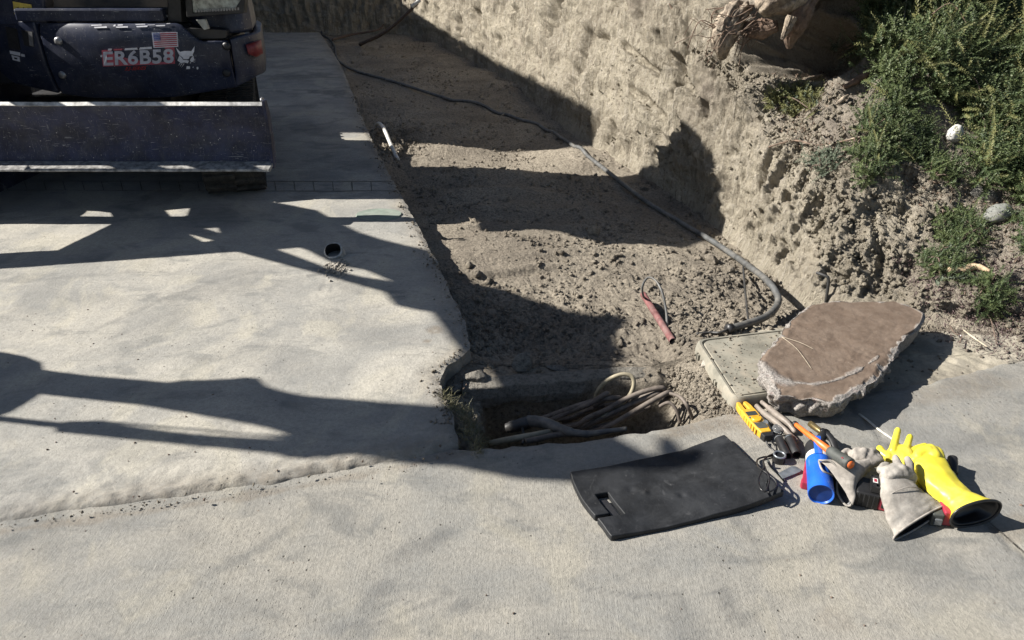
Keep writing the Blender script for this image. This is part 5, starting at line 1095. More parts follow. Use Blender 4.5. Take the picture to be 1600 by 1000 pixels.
# ---- orange insulated driver lying across
dv = empty('nut_driver', P(1285, 690, 0), 'orange insulated driver with a dark grip resting across the blue cylinder', 'screwdriver')
d0, d1, d2, d3 = P(1243, 663, .040), P(1258, 675, .050), P(1296, 704, .108), P(1329, 726, .125)
MB().tube([d0, d0 + (d1 - d0) * .25, d1, d2 + (d2 - d1) * .0], [.008, .0085, .0088, .0125], 16).build('shaft', M['orange'], dv, smooth=True)
MB().tube([d0 - (d1 - d0) * .12, d0 + (d1 - d0) * .05], [.0105, .0105], 16).build('collar', M['blk'], dv, smooth=True)
e_ = (d3 - d2); MB().tube([d2 - e_ * .02, d2 + e_ * .06, d2 + e_ * .2, d2 + e_ * .45, d2 + e_ * .8, d2 + e_ * .97, d2 + e_ * 1.0], [.013, .018, .0195, .0185, .0205, .0205, .017], 20).build('grip', M['dgrip'], dv, smooth=True)
MB().tube([d2 + e_ * .99, d2 + e_ * 1.03], [.0135, .0125], 20).build('end_cap', M['orange'], dv, smooth=True)
fg = FR(d2, d3); MB().box(fg(fg.len * .78, -.012, .0155), (.008, .007, .002), fg.rot).build('size_mark', M['crim'], dv)

# ---- soft goods: union of tapered lumps, remeshed into one skin
def blob(name, chains, mat, parent=None, origin=None, vox=.004, smooth_it=6, flats=None, extra=None, disp=0.0):
    mb = MB()
    for ch in chains:
        pts, r_, fl_ = ch; n_ = 5; pp = smooth_path(pts, n_); rr_ = list(np.interp(np.linspace(0, len(pts) - 1, len(pp)), range(len(pts)), r_)) if isinstance(r_, (list, tuple)) else [r_] * len(pp)
        # rounded ends
        d0_ = (pp[0] - pp[1]).normalized(); d1_ = (pp[-1] - pp[-2]).normalized()
        pp = [pp[0] + d0_ * rr_[0] * .85, pp[0] + d0_ * rr_[0] * .55] + pp + [pp[-1] + d1_ * rr_[-1] * .55, pp[-1] + d1_ * rr_[-1] * .85]
        rr_ = [rr_[0] * .45, rr_[0] * .83] + rr_ + [rr_[-1] * .83, rr_[-1] * .45]
        mb.tube(pp, rr_, 14, flat=fl_)
    if extra: mb.V += extra.V; 
    o = mb.build(name, mat, parent, origin, smooth=True)
    m = o.modifiers.new('remesh', 'REMESH'); m.mode = 'VOXEL'; m.voxel_size = vox; m.use_smooth_shade = True
    s_ = o.modifiers.new('smooth', 'SMOOTH'); s_.factor = .5; s_.iterations = smooth_it
    if disp:
        tx = bpy.data.textures.new(name + '_wrinkle', 'CLOUDS'); tx.noise_scale = .022; tx.noise_depth = 3
        d_ = o.modifiers.new('wrinkle', 'DISPLACE'); d_.texture = tx; d_.strength = disp; d_.mid_level = .5
    return o
def crease(o, strength, scale, name):
    tx = bpy.data.textures.new(name, 'CLOUDS'); tx.noise_scale = scale; tx.noise_depth = 2; d_ = o.modifiers.new('crease', 'DISPLACE'); d_.texture = tx; d_.strength = strength; d_.mid_level = .5; d_.texture_coords = 'GLOBAL'; return o
q4 = lambda x, y: (1220 + x / 4.21, 640 + y / 4.21)
G = lambda x, y, z: P(*q4(x, y), z)
def cuff(secs, name, mat, inner, parent, n=40, th=.0025, hem=None, hem_m=None, wr=.0, seed=0):
    # secs: list of (left point, right point, half thickness)
    V = []
    for i, (a, b, h) in enumerate(secs):
        c_ = (a + b) / 2; hw = (b - a) / 2
        for t in np.linspace(0, 2 * math.pi, n, endpoint=False):
            ct_, st_ = math.cos(t), math.sin(t); k_ = wr * float(fbm(i * .16 + .3 * math.sin(t), math.cos(t) * 1.3, math.sin(t) * 1.3 + seed, 3, seed)) if wr else 0
            V.append(c_ + hw * ct_ * (1 + k_ * .5) + Vector((0, -.35 * 0, 1)) * (h * (1 if st_ > 0 else 1) * (abs(st_) ** .8) * (1 if st_ > 0 else -1) + k_ * .6 * .02))
    m_ = len(secs); F = [(i * n + j, i * n + (j + 1) % n, (i + 1) * n + (j + 1) % n, (i + 1) * n + j) for i in range(m_ - 1) for j in range(n)]
    # inner wall
    off = len(V); deep = max(0, m_ - 6)
    for i in range(m_ - 1, deep - 1, -1):
        c_ = (secs[i][0] + secs[i][1]) / 2
        for v in V[i * n:(i + 1) * n]:
            d_ = v - c_; V.append(c_ + d_ * max(.1, 1 - th / max(d_.length, .004)))
    k2 = m_ - deep
    F2 = [((m_ - 1) * n + j, (m_ - 1) * n + (j + 1) % n, off + (j + 1) % n, off + j) for j in range(n)]
    F3 = [(off + i * n + j, off + i * n + (j + 1) % n, off + (i + 1) * n + (j + 1) % n, off + (i + 1) * n + j) for i in range(k2 - 1) for j in range(n)] + [tuple(off + (k2 - 1) * n + j for j in range(n))]
    mb = MB(); mb.add(V, F, 0); b_ = 0
    for f_ in F2: mb.F.append(list(f_)); mb.M.append(1)
    for f_ in F3: mb.F.append(list(f_)); mb.M.append(1)
    o = mb.build(name, [mat, inner], parent, smooth=True)
    return o
def lerp_secs(keys, n=6):
    L_ = smooth_path([k[0] for k in keys], n); R_ = smooth_path([k[1] for k in keys], n); H = np.interp(np.linspace(0, len(keys) - 1, len(L_)), range(len(keys)), [k[2] for k in keys])
    return [(a, b, float(h)) for a, b, h in zip(L_, R_, H)]
# yellow rubber gauntlet (the large one, lying on top)
yg = empty('rubber_glove', G(1060, 480, 0), 'yellow rubber gauntlet with its wide black-lined cuff opening towards the viewer', 'glove', 'yellow rubber gloves')
crease(cuff(lerp_secs([(G(880, 330, .075), G(1075, 300, .070), .018), (G(885, 400, .072), G(1110, 400, .068), .030), (G(930, 480, .066), G(1145, 455, .064), .036), (G(1010, 560, .060), G(1190, 510, .058), .038), (G(1075, 620, .056), G(1235, 565, .056), .042), (G(1105, 660, .052), G(1290, 600, .054), .046), (G(1118, 712, .050), G(1440, 652, .054), .0475)]), 'gauntlet', M['gyel'], M['blk'], yg, n=56, th=.009, wr=.14, seed=3), .006, .05, 'rubber_fold')
rim_ = [((G(1122, 716, .050) + G(1441, 654, .054)) / 2 + (G(1441, 654, .054) - G(1122, 716, .050)) / 2 * math.cos(t) + Vector((0, 0, 1)) * .048 * (abs(math.sin(t)) ** .8) * (1 if math.sin(t) > 0 else -1)) for t in np.linspace(0, 2 * math.pi, 57)]
MB().tube(rim_, .0042, 8, caps=False).build('cuff_rim', M['blk'], yg, smooth=True)
blob('hand', [([G(985, 350, .072), G(970, 300, .075)], [.042, .040], .5), ([G(900, 310, .078), G(880, 320, .072)], [.018, .015], .9), ([G(975, 270, .092), G(935, 268, .092), G(900, 288, .086)], [.020, .018, .014], .8),
              ([G(1010, 300, .088), G(985, 255, .088), G(960, 252, .080)], [.022, .019, .015], .8), ([G(1040, 310, .080), G(1030, 275, .080), G(1010, 258, .074)], [.020, .018, .014], .8), ([G(880, 330, .070), G(860, 315, .060), G(832, 290, .055)], [.016, .012, .008], .9)], M['gyel'], yg, vox=.0035, smooth_it=4)
# the other yellow glove, fingers up
yh = empty('rubber_glove', G(790, 290, 0), 'yellow rubber glove with spread fingers pointing away behind the grey leather glove', 'glove', 'yellow rubber gloves')
blob('hand', [([G(740, 310, .045), G(790, 280, .055), G(800, 330, .050)], [.030, .036, .034], .55), ([G(735, 270, .060), G(755, 195, .075), G(770, 135, .085)], [.0135, .0118, .0110], 1), ([G(815, 285, .058), G(835, 225, .070), G(850, 178, .078)], [.0135, .0118, .0105], 1),
              ([G(850, 300, .055), G(890, 262, .058), G(950, 237, .060)], [.0145, .0135, .0105], 1), ([G(700, 310, .045), G(665, 285, .048), G(652, 255, .052)], [.020, .0165, .0125], .9), ([G(830, 330, .046), G(870, 300, .05), G(880, 290, .05)], [.014, .012, .010], 1),
              ([G(790, 340, .040), G(830, 430, .032), G(860, 500, .030)], [.036, .032, .030], .7)], M['gyel'], yh, vox=.0035, smooth_it=3)
# grey suede glove near the cylinder
gg = empty('leather_glove', G(470, 400, 0), 'grey suede work glove folded over between the blue cylinder and the black battery', 'glove', 'grey leather gloves')
cuff(lerp_secs([(G(560, 340, .075), G(640, 345, .070), .020), (G(500, 345, .078), G(560, 420, .066), .026), (G(420, 350, .082), G(510, 480, .058), .028), (G(330, 345, .085), G(480, 560, .045), .026), (G(255, 345, .088), G(455, 625, .022), .022)]), 'gauntlet', M['suede'], M['blk'], gg, th=.004, wr=.25, seed=5)
MB().tube(smooth_path([G(252, 340, .090), G(275, 400, .085), G(330, 430, .070), G(368, 450, .055), G(372, 540, .030), G(420, 622, .016), G(462, 628, .020), G(470, 570, .040), G(440, 480, .065), G(340, 350, .100), G(270, 335, .100)], 6, closed=True), .0035, 8, caps=False).build('cuff_hem', M['suede2'], gg, smooth=True)
blob('hand', [([G(560, 345, .075), G(620, 330, .072)], [.030, .028], .7), ([G(500, 320, .085), G(490, 285, .086), G(520, 262, .088)], [.015, .014, .011], 1), ([G(530, 320, .088), G(545, 275, .094), G(580, 285, .085)], [.015, .014, .012], 1), ([G(580, 315, .082), G(600, 275, .088), G(635, 290, .075)], [.015, .013, .012], 1), ([G(610, 330, .075), G(645, 320, .07), G(650, 350, .062)], [.016, .014, .012], 1), ([G(400, 300, .075), G(430, 270, .078), G(455, 285, .074)], [.010, .010, .009], 1), ([G(455, 285, .074), G(480, 320, .074)], [.010, .014], 1)], M['suede'], gg, vox=.0035, smooth_it=4, disp=.006)
# pale suede glove in front
pg = empty('leather_glove', G(830, 600, 0), 'pale suede work glove with stitched wide cuff spread towards the viewer', 'glove', 'grey leather gloves')
cuff(lerp_secs([(G(655, 430, .090), G(860, 440, .078), .020), (G(650, 480, .086), G(880, 500, .074), .024), (G(672, 590, .066), G(925, 540, .066), .030), (G(695, 680, .046), G(990, 590, .050), .030), (G(720, 770, .028), G(1040, 620, .044), .026), (G(742, 845, .014), G(1074, 645, .042), .020)], 7), 'gauntlet', M['suede2'], M['blk'], pg, th=.004, wr=.22, seed=9)
MB().tube([a + (b - a) * t + Vector((0, 0, 1)) * (.0305 * math.sin(math.pi * t) ** .8 + .0055) for a, b in ((G(674, 600, .066), G(930, 545, .066)),) for t in np.linspace(.02, .98, 20)], .0014, 6).build('stitching', M['suede'], pg, smooth=True)
s_a, s_b = G(742, 845, .014), G(1074, 645, .042)
MB().tube([(s_a + s_b) / 2 + (s_b - s_a) / 2 * math.cos(t) + Vector((0, 0, 1)) * .0205 * (abs(math.sin(t)) ** .8) * (1 if math.sin(t) > 0 else -1) for t in np.linspace(0, 2 * math.pi, 49)], .0032, 8, caps=False).build('cuff_hem', M['suede'], pg, smooth=True)
blob('hand', [([G(700, 440, .100), G(760, 415, .104), G(830, 430, .095)], [.022, .026, .022], .8), ([G(690, 420, .105), G(740, 390, .110), G(800, 395, .112), G(845, 420, .100)], [.016, .018, .018, .014], 1), ([G(775, 380, .110), G(765, 345, .120), G(755, 315, .122)], [.0155, .013, .010], 1), ([G(840, 400, .105), G(845, 360, .112), G(832, 325, .110)], [.0155, .0135, .0105], 1),
              ([G(845, 420, .10), G(865, 450, .085), G(850, 480, .078)], [.016, .016, .014], 1), ([G(660, 400, .098), G(675, 375, .10), G(700, 365, .10)], [.014, .013, .010], 1)], M['suede2'], pg, vox=.0035, smooth_it=4, disp=.006)

# ---- black battery charger block with crimson side
f = FR(G(475, 640, 0), G(690, 690, 0)); bt = empty('tool_battery', f(f.len / 2, .05, 0), 'black cordless tool battery with crimson side between the two suede gloves', 'battery')
W_ = f.len; MB().box(f(W_ * .36, .045, .032), (W_ * .74, .085, .058), f.rot).build('case', M['blk'], bt, bevel=.006, seg=3)
MB().box(f(W_ * .87, .044, .031), (W_ * .30, .078, .052), f.rot).build('side_cap', M['crim'], bt, bevel=.005, seg=3)
MB().box(f(W_ * .87, .002, .030), (W_ * .14, .012, .018), f.rot).build('release_button', M['blk'], bt, bevel=.002)
for i in range(4): MB().box(f(W_ * (.10 + .15 * i), .002, .034), (.004, .006, .046), f.rot).build('rib', M['blk'], bt, bevel=.001)
MB().prism([f(W_ * .40, .012, .064), f(W_ * .40, .075, .064), f(W_ * 1.0, .075, .064), f(W_ * 1.15, .030, .064), f(W_ * 1.05, .010, .064)], f.n * .020, holes=[[f(W_ * .55, .020, .064), f(W_ * .55, .032, .064), f(W_ * .68, .032, .064), f(W_ * .72, .020, .064)], [f(W_ * .78, .020, .064), f(W_ * .76, .032, .064), f(W_ * .90, .032, .064), f(W_ * .92, .020, .064)]]).build('terminal_rail', M['blk'], bt, bevel=.002)
MB().box(f(W_ * .52, .046, .0852), (.014, .022, .001), f.rot).build('label', M['wtag'], bt); MB().box(f(W_ * .52, .046, .0862), (.008, .014, .001), f.rot).build('label', M['crim'], bt)
# second battery under the cuffs
f = FR(G(992, 775, 0), G(1100, 790, 0)); b2 = empty('tool_battery', f(.02, .03, 0), 'dark red and black battery half hidden beneath the pale glove cuff', 'battery')
MB().box(f(.010, .040, .026), (.036, .075, .048), f.rot).build('case', M['dgrip'], b2, bevel=.005, seg=3)
MB().box(f(.040, .048, .032), (.026, .080, .052), f.rot).build('side_cap', M['crim'], b2, bevel=.005, seg=3)
MB().box(f(.012, .001, .024), (.022, .008, .022), f.rot).build('terminal', M['steel2'], b2, bevel=.002)
# black grip sticking out behind the gauntlet
o = MB().tube(smooth_path([G(1130, 420, .030), G(1132, 370, .040), G(1130, 325, .046), G(1130, 318, .047)], 4), [.0155] * 10 + [.0145, .012, .008], 16).build('tool_grip', M['blk'], origin=G(1130, 400, 0), smooth=True); tag(o, 'black tool grip poking out behind the yellow gauntlet', 'handle')
# ================================================================ VEGETATION, CLODS, LITTER
CXg, CYg = pix(bank_co)
gn = np.zeros_like(bank_co)
du = np.gradient(bank_co, axis=0); dv_ = np.gradient(bank_co, axis=1); gn = np.cross(du, dv_); gn /= np.linalg.norm(gn, axis=2, keepdims=True) + 1e-9
flip = np.sign((gn * (np.array([0, 0, CAMH]) - bank_co)).sum(2, keepdims=True)); gn *= flip
area = np.linalg.norm(np.cross(du, dv_), axis=2)
def scatter_bank(poly, n, seed=1, mask=None):
    m = inpoly(CXg, CYg, poly)
    if mask is not None: m &= mask
    ii, jj = np.nonzero(m); w_ = area[ii, jj]; r_ = np.random.default_rng(seed)
    if len(ii) == 0: return np.zeros((0, 3)), np.zeros((0, 3))
    s_ = r_.choice(len(ii), n, p=w_ / w_.sum()); jit = r_.normal(size=(n, 3)) * .006
    return bank_co[ii[s_], jj[s_]] + jit, gn[ii[s_], jj[s_]]
# a sprig: curved stem ringed with short needles
def sprig(seed, L=.13, nl=40, leaf=.019, wl=.0026):
    r_ = np.random.default_rng(seed); V = []; F = []; bend = r_.normal(size=2) * .035
    for i in range(nl):
        t = (i + .5) / nl; c_ = np.array([bend[0] * t * t, bend[1] * t * t, L * t]); an_ = i * 2.4 + r_.random(); up = .45 + .5 * t
        d = np.array([math.cos(an_), math.sin(an_), up]); d /= np.linalg.norm(d); sd = np.cross(d, [0, 0, 1]); sd /= np.linalg.norm(sd); l_ = leaf * (1.15 - .5 * t) * (.8 + .4 * r_.random())
        b = len(V); V += [c_, c_ + d * l_ * .5 + sd * wl, c_ + d * l_, c_ + d * l_ * .5 - sd * wl]; F.append([b, b + 1, b + 2, b + 3])
    b = len(V); e = np.array([bend[0], bend[1], L]); m_ = np.array([bend[0] * .25, bend[1] * .25, L * .5]); V += [np.array([-.0012, 0, 0]), np.array([.0012, 0, 0]), m_ + [.001, 0, 0], m_ - [.001, 0, 0]]; F.append([b, b + 1, b + 2, b + 3])
    return np.array(V), np.array(F)
SPR = [sprig(i, L=.09 + .05 * (i % 4) / 3) for i in range(8)]
SPR_LONG = [sprig(50 + i, L=.26 + .03 * i, nl=86, leaf=.020, wl=.0024) for i in range(6)]
def place(P_, D_, S_, seed, lib=SPR):
    r_ = np.random.default_rng(seed); VV = []; FF = []; off = 0
    for p, d, s_ in zip(P_, D_, S_):
        v, f_ = lib[r_.integers(len(lib))]; d = d / np.linalg.norm(d); a = np.cross(d, [.3, .9, .2]); a /= np.linalg.norm(a); b = np.cross(d, a); t = r_.random() * 6.28
        a2 = a * math.cos(t) + b * math.sin(t); b2 = -a * math.sin(t) + b * math.cos(t)
        VV.append(p + s_ * (v[:, :1] * a2 + v[:, 1:2] * b2 + v[:, 2:] * d)); FF.append(f_ + off); off += len(v)
    return np.concatenate(VV), np.concatenate(FF)
def mat_leaf(name, a, b, c_):
    n = NT(name); f_ = n.noise(9, 4, .6); g = n.noise(70, 3, .7); col = n.mix(n.ramp(f_, .35, .65), a, b); col = n.mix(n.ramp(g, .52, .72, 0, .75), col, c_)
    n.b.inputs['Subsurface Weight'].default_value = 0
    return n.out(col, .55, spec=.35)
M['leaf'] = mat_leaf('evergreen_leaf', (.046, .072, .029), (.088, .115, .043), (.18, .18, .075))
M['leaf2'] = mat_leaf('greygreen_leaf', (.085, .11, .075), (.14, .165, .115), (.24, .25, .18))
M['leaf3'] = mat_leaf('yellowgreen_leaf', (.10, .11, .04), (.15, .15, .055), (.24, .21, .10))
def shrub(poly, n, label, mat='leaf', size=1.0, seed=1, depth=.16, stems=10, name='shrub', flow=(-.15, -.45, .25), cat='shrub', group=None, mat2=None):
    p, nn = scatter_bank(poly, n, seed); r_ = np.random.default_rng(seed + 99)
    if len(p) == 0: print('EMPTY shrub', label); return
    # clumps: height of foliage above the bank varies in lumps
    h = depth * np.clip(.35 + .9 * fbm(p[:, 0] * 4.5, p[:, 1] * 4.5, p[:, 2] * 4.5, 3, seed), .02, 1.2); t = r_.random(n) ** .5
    pos = p + nn * (h * t)[:, None]
    D_ = nn * .42 + np.array(flow) + r_.normal(size=(n, 3)) * .48
    org = Vector(p.mean(0))
    root = empty(name, org, label, cat, group)
    V, F = place(pos, D_, size * (.7 + .6 * r_.random(n)), seed); me = np_mesh('foliage', V, F); o = link('foliage', me, [M[mat]] + ([M[mat2]] if mat2 else []), root)
    if mat2:
        k = np.repeat((r_.random(n) < .12), 41).astype(np.int32)[:len(me.polygons)]; me.polygons.foreach_set('material_index', k)
    if n > 450:
        kf = n // 55; ii = r_.choice(n, kf); D2 = nn[ii] * .5 + np.array(flow) * 1.1 + np.array([-.2, 0, .1]) + r_.normal(size=(kf, 3)) * .30
        V, F = place(p[ii] + nn[ii] * (h[ii] * .8)[:, None], D2, size * (.7 + .5 * r_.random(kf)), seed + 3, SPR_LONG); link('frond', np_mesh('frond', V, F), M['leaf3' if mat != 'leaf2' else 'leaf2'], root)
    mb = MB()
    for q in range(stems):
        i, j = r_.integers(n), r_.integers(n); a = Vector(p[i]); dd_ = Vector(p[j]) - a
        b = a + dd_.normalized() * min(dd_.length, .28) if dd_.length > 0 else a; mb.tube(smooth_path([a, (a + b) / 2 + Vector(nn[i]) * depth * .5 + Vector((0, 0, .02)), b + Vector(nn[j]) * depth * .3], 4), .0035, 5)
    mb.build('stems', M['bark'], root, smooth=True)
shrub([(1345, -60), (1475, -60), (1480, 60), (1455, 150), (1400, 175), (1375, 120), (1350, 50)], 1900, 'dark evergreen shrub mass at the top of the bank beside the stump hollow', seed=11, depth=.20, group='creeping evergreen shrubs', mat2='leaf3')
shrub([(1470, -60), (1660, -60), (1660, 110), (1560, 120), (1480, 70)], 2000, 'evergreen shrub filling the far upper corner of the bank', seed=12, depth=.22, group='creeping evergreen shrubs', mat2='leaf3')
shrub([(1470, 80), (1540, 110), (1565, 210), (1545, 300), (1520, 300), (1525, 210), (1500, 165), (1455, 150)], 1100, 'drooping evergreen shrub right behind the white stone', seed=13, depth=.15, group='creeping evergreen shrubs', mat2='leaf3')
shrub([(1560, 100), (1680, 90), (1680, 330), (1590, 320), (1545, 230)], 1700, 'bright evergreen shrub at the right border above the grey cobble', seed=14, depth=.17, group='creeping evergreen shrubs', mat2='leaf3')
shrub([(1375, 95), (1420, 130), (1425, 165), (1390, 170), (1372, 130)], 420, 'small leafy tuft hanging at the lower left of the top shrubs', seed=15, depth=.10, group='creeping evergreen shrubs')
shrub([(1345, 175), (1400, 165), (1415, 205), (1395, 260), (1355, 290), (1330, 270)], 480, 'sparse green shrublet trailing down the bank below the top shrubs', mat='leaf', seed=16, depth=.06, size=.75, group='small bank shrublets')
shrub([(1205, 140), (1250, 135), (1285, 150), (1270, 175), (1225, 180), (1200, 170)], 260, 'pale green shrublet on the brow under the old stump', mat='leaf3', seed=17, depth=.05, size=.75, group='small bank shrublets', mat2='leaf2')
shrub([(1265, 245), (1300, 230), (1320, 245), (1290, 275), (1268, 270)], 90, 'sparse green shrublet on the bare clay right of the brow', mat='leaf2', seed=18, depth=.04, size=.7, group='small bank shrublets')
shrub([(1455, 335), (1510, 325), (1540, 350), (1530, 385), (1490, 395), (1460, 375)], 300, 'dark low shrublet left of the smooth grey cobble', seed=19, depth=.05, size=.6, group='small bank shrublets')
shrub([(1440, 395), (1490, 385), (1515, 405), (1505, 440), (1470, 440), (1440, 425)], 260, 'low green shrublet below the dark one with pale tips', seed=20, depth=.045, size=.55, group='small bank shrublets', mat2='leaf2')
shrub([(1520, 440), (1555, 430), (1575, 460), (1560, 490), (1530, 480)], 200, 'lowest green shrublet near the litter edge', mat='leaf', seed=22, depth=.04, size=.55, group='small bank shrublets', mat2='leaf')
shrub([(1340, 60), (1300, 70), (1290, 75), (1340, 85), (1370, 75)], 60, 'lone silvery frond reaching over the dark hollow', mat='leaf2', seed=23, depth=.05, size=1.0, group='small bank shrublets')
shrub([(1440, 255), (1480, 240), (1500, 260), (1480, 290), (1450, 285)], 160, 'small dark shrublet just under the white stone', seed=24, depth=.06, size=.7, group='small bank shrublets')

D_l = A + (C_ - B_)
shrub([(1400, 200), (1445, 185), (1460, 215), (1440, 262), (1405, 240)], 320, 'creeping green patch between the trailing shrublet and the white stone', seed=25, depth=.05, size=.6, group='small bank shrublets', mat2='leaf2')
shrub([(1570, 330), (1680, 330), (1680, 400), (1600, 395)], 420, 'creeping green patch at the right border below the grey cobble', seed=26, depth=.05, size=.6, group='small bank shrublets', mat2='leaf2')
# ---- loose material: clods, litter
def ico_lib(k, sub=1, seed=0):
    out = []
    for q in range(k):
        bm = bmesh.new(); bmesh.ops.create_icosphere(bm, subdivisions=sub, radius=1); r_ = np.random.default_rng(seed + q); s_ = .6 + .8 * r_.random(3)
        v = np.array([x.co[:] for x in bm.verts]); v = v * s_ * (1 + .28 * r_.normal(size=(len(v), 1))); f_ = np.array([[l.index for l in x.verts] for x in bm.faces]); out.append((v, f_)); bm.free()
    return out
CL = ico_lib(14, 2, 5)
def scatter_pieces(name, P_, S_, mat, seed, lib=CL, kind='stuff', rotd=None):
    r_ = np.random.default_rng(seed); VV = []; FF = []; off = 0
    for p, s_ in zip(P_, S_):
        v, f_ = lib[r_.integers(len(lib))]; q = r_.normal(size=4); q /= np.linalg.norm(q); w_, x, y, z = q
        m = np.array([[1 - 2 * (y * y + z * z), 2 * (x * y - z * w_), 2 * (x * z + y * w_)], [2 * (x * y + z * w_), 1 - 2 * (x * x + z * z), 2 * (y * z - x * w_)], [2 * (x * z - y * w_), 2 * (y * z + x * w_), 1 - 2 * (x * x + y * y)]])
        VV.append(p + (v * s_) @ m.T); FF.append(f_ + off); off += len(v)
    o = link(name, np_mesh(name, np.concatenate(VV), np.concatenate(FF)), mat, smooth=False); return tag(o, kind=kind)
r_ = np.random.default_rng(77)
# trench clods
co_f = np.stack([GX, GY, GZ], -1); FXp, FYp = pix(co_f); af = np.gradient(GX, axis=1) * np.gradient(GY, axis=0)
lipd = GX - edge_x(GY)
dens = (.25 + 1.6 * ss(.0, .5, fbm(GX * 2.2, GY * 2.2, 0, 3, 91))) / (GY ** 1.4) * (lipd > .02) * (GY > np.interp(GX, bx, by) + .0) * (FYp > 40)
dens += 3.2 * np.exp(-((FXp - 1130) / 90) ** 2 - ((FYp - 470) / 70) ** 2) / GY + 3.0 * np.exp(-((FXp - 820) / 120) ** 2 - ((FYp - 510) / 45) ** 2) / GY + 2.5 * np.exp(-((FXp - 620) / 25) ** 2 - ((FYp - 222) / 18) ** 2)
pr_ = (dens * af).ravel(); pr_ = np.clip(pr_, 0, None); pr_ /= pr_.sum(); N_ = 12000; ix = r_.choice(pr_.size, N_, p=pr_)
pp_ = co_f.reshape(-1, 3)[ix] + r_.normal(size=(N_, 3)) * [.006, .006, .001]; sz = .0028 + .0110 * r_.random(N_) ** 3.5 + .0020 * (pp_[:, 1] > 4); sz[r_.random(N_) < .015] *= 2.2
scatter_pieces('loose_clods', pp_, sz, M['dirt'], 78)
# bank crumbs
p1_, n1_ = scatter_bank([(1060, 60), (1210, 120), (1330, 130), (1400, 180), (1620, 300), (1620, 560), (1440, 520), (1420, 470), (1300, 450), (1240, 300), (1180, 180)], 9000, 31)
sz = .002 + .009 * r_.random(len(p1_)) ** 4
scatter_pieces('bank_crumbs', p1_ + n1_ * (sz * .4)[:, None], sz, M['clay'], 79)
p2_, n2_ = scatter_bank([(930, 40), (1080, 100), (1200, 180), (1290, 300), (1430, 470), (1300, 470), (1230, 470), (1130, 370), (1000, 280), (920, 200)], 900, 32)
sz = .002 + .008 * r_.random(len(p2_)) ** 5
scatter_pieces('clay_crumbs', p2_ + n2_ * (sz * .3)[:, None], sz, M['clay'], 80)
# leaf litter and chips
def chip_lib(k, seed):
    out = []
    for q in range(k):
        r2 = np.random.default_rng(seed + q); l_, w_ = 1.0, .10 + .3 * r2.random() ** 2; b = .25 * r2.normal()
        v = np.array([[-l_, 0, 0], [0, w_, b], [l_, 0, .1 * r2.normal()], [0, -w_, b], [-l_ * .1, 0, b - .07]]); out.append((v, np.array([[0, 3, 1], [1, 3, 2], [0, 1, 4], [0, 4, 3], [4, 1, 2], [4, 2, 3]])))
    return out
CH = chip_lib(12, 9)
M['litter'] = mat_leaf('leaf_litter', (.11, .075, .055), (.19, .14, .10), (.36, .30, .23)); M['chips'] = mat_leaf('purple_litter', (.085, .055, .055), (.15, .105, .10), (.26, .21, .19))
p3_, n3_ = scatter_bank([(1200, 120), (1340, 100), (1500, 230), (1640, 330), (1640, 600), (1480, 510), (1450, 330), (1340, 275), (1230, 225)], 7000, 33)
g = fbm(p3_[:, 0] * 6, p3_[:, 1] * 6, p3_[:, 2] * 6, 3, 34) > -.15; p3_, n3_ = p3_[g], n3_[g]
scatter_pieces('leaf_litter', p3_ + n3_ * .004, .006 + .016 * r_.random(len(p3_)) ** 2, M['litter'], 81, CH)
p4_, n4_ = scatter_bank([(1390, 400), (1480, 420), (1560, 400), (1700, 380), (1700, 620), (1560, 560), (1480, 510), (1440, 480)], 5000, 35)
scatter_pieces('wood_chips', p4_ + n4_ * .004, .005 + .011 * r_.random(len(p4_)) ** 2, M['chips'], 82, CH)
# chips spilling onto the flat ground
k = 2600; px_ = 1420 + 200 * r_.random(k); py_ = 492 + 80 * r_.random(k); q_ = np.array([P(a, b, .006)[:] for a, b in zip(px_, py_)]); keep = (py_ < 500 + (px_ - 1420) * .30 + 22 * r_.random(k)); q_ = q_[keep]
scatter_pieces('spilled_litter', q_, .004 + .008 * r_.random(len(q_)) ** 2, M['chips'], 83, CH)
# small grit on the sidewalk and old slab
k = 300; gp_ = [];
for q in range(k):
    if q % 3: a, b = r_.random() * 730, 420 + 380 * r_.random(); z_ = DZ + .001
    else: a, b = r_.random() * 1600, 720 + 280 * r_.random(); z_ = .001
    gp_.append(P(a, b, z_)[:])
SZ84 = .0008 + .0028 * r_.random(k) ** 4
scatter_pieces('grit', np.array(gp_), SZ84, M['bark'], 84, CL)
k = 220; t_ = r_.random(k); a = 740 * t_; b = np.interp(a, [0, 120, 260, 420, 560, 660, 716, 740], [826, 806, 788, 764, 738, 722, 704, 700]) - 3 + r_.normal(size=k) * (2.5 + 7 * t_); gp_ = np.array([P(x, y, .003 + .018 * (y < yy_))[:] for x, y, yy_ in zip(a, b, np.interp(a, [0, 120, 260, 420, 560, 660, 716, 740], [826, 806, 788, 764, 738, 722, 704, 700]) - 4)])
scatter_pieces('seam_debris', gp_, .0008 + .0030 * r_.random(k) ** 5, M['dirt'], 88)
k = 260; gp_ = np.array([P(526 + 9 * r_.normal(), 420 + 6 * r_.normal(), DZ + .003)[:] for _ in range(k)])
scatter_pieces('pipe_rubble', gp_, .0015 + .008 * r_.random(k) ** 3, M['brokenc'], 89)
k = 1500; a = 1040 + 160 * r_.random(k); b = 575 + 80 * r_.random(k); m_ = (b > 560 + (a - 1040) * .55) & (b < 600 + (a - 1040) * .55 + 20); gp_ = np.array([HIT(x, y, .002)[:] for x, y in zip(a[m_], b[m_])])
scatter_pieces('gravel', gp_, .002 + .007 * r_.random(len(gp_)) ** 3, M['dirt'], 85)
k = 900; yq = 2.2 + 6 * r_.random(k) ** 1.8; gp_ = np.stack([edge_x(yq) - np.abs(r_.normal(size=k)) * .035 - .004, yq, np.full(k, DZ + .001)], 1)
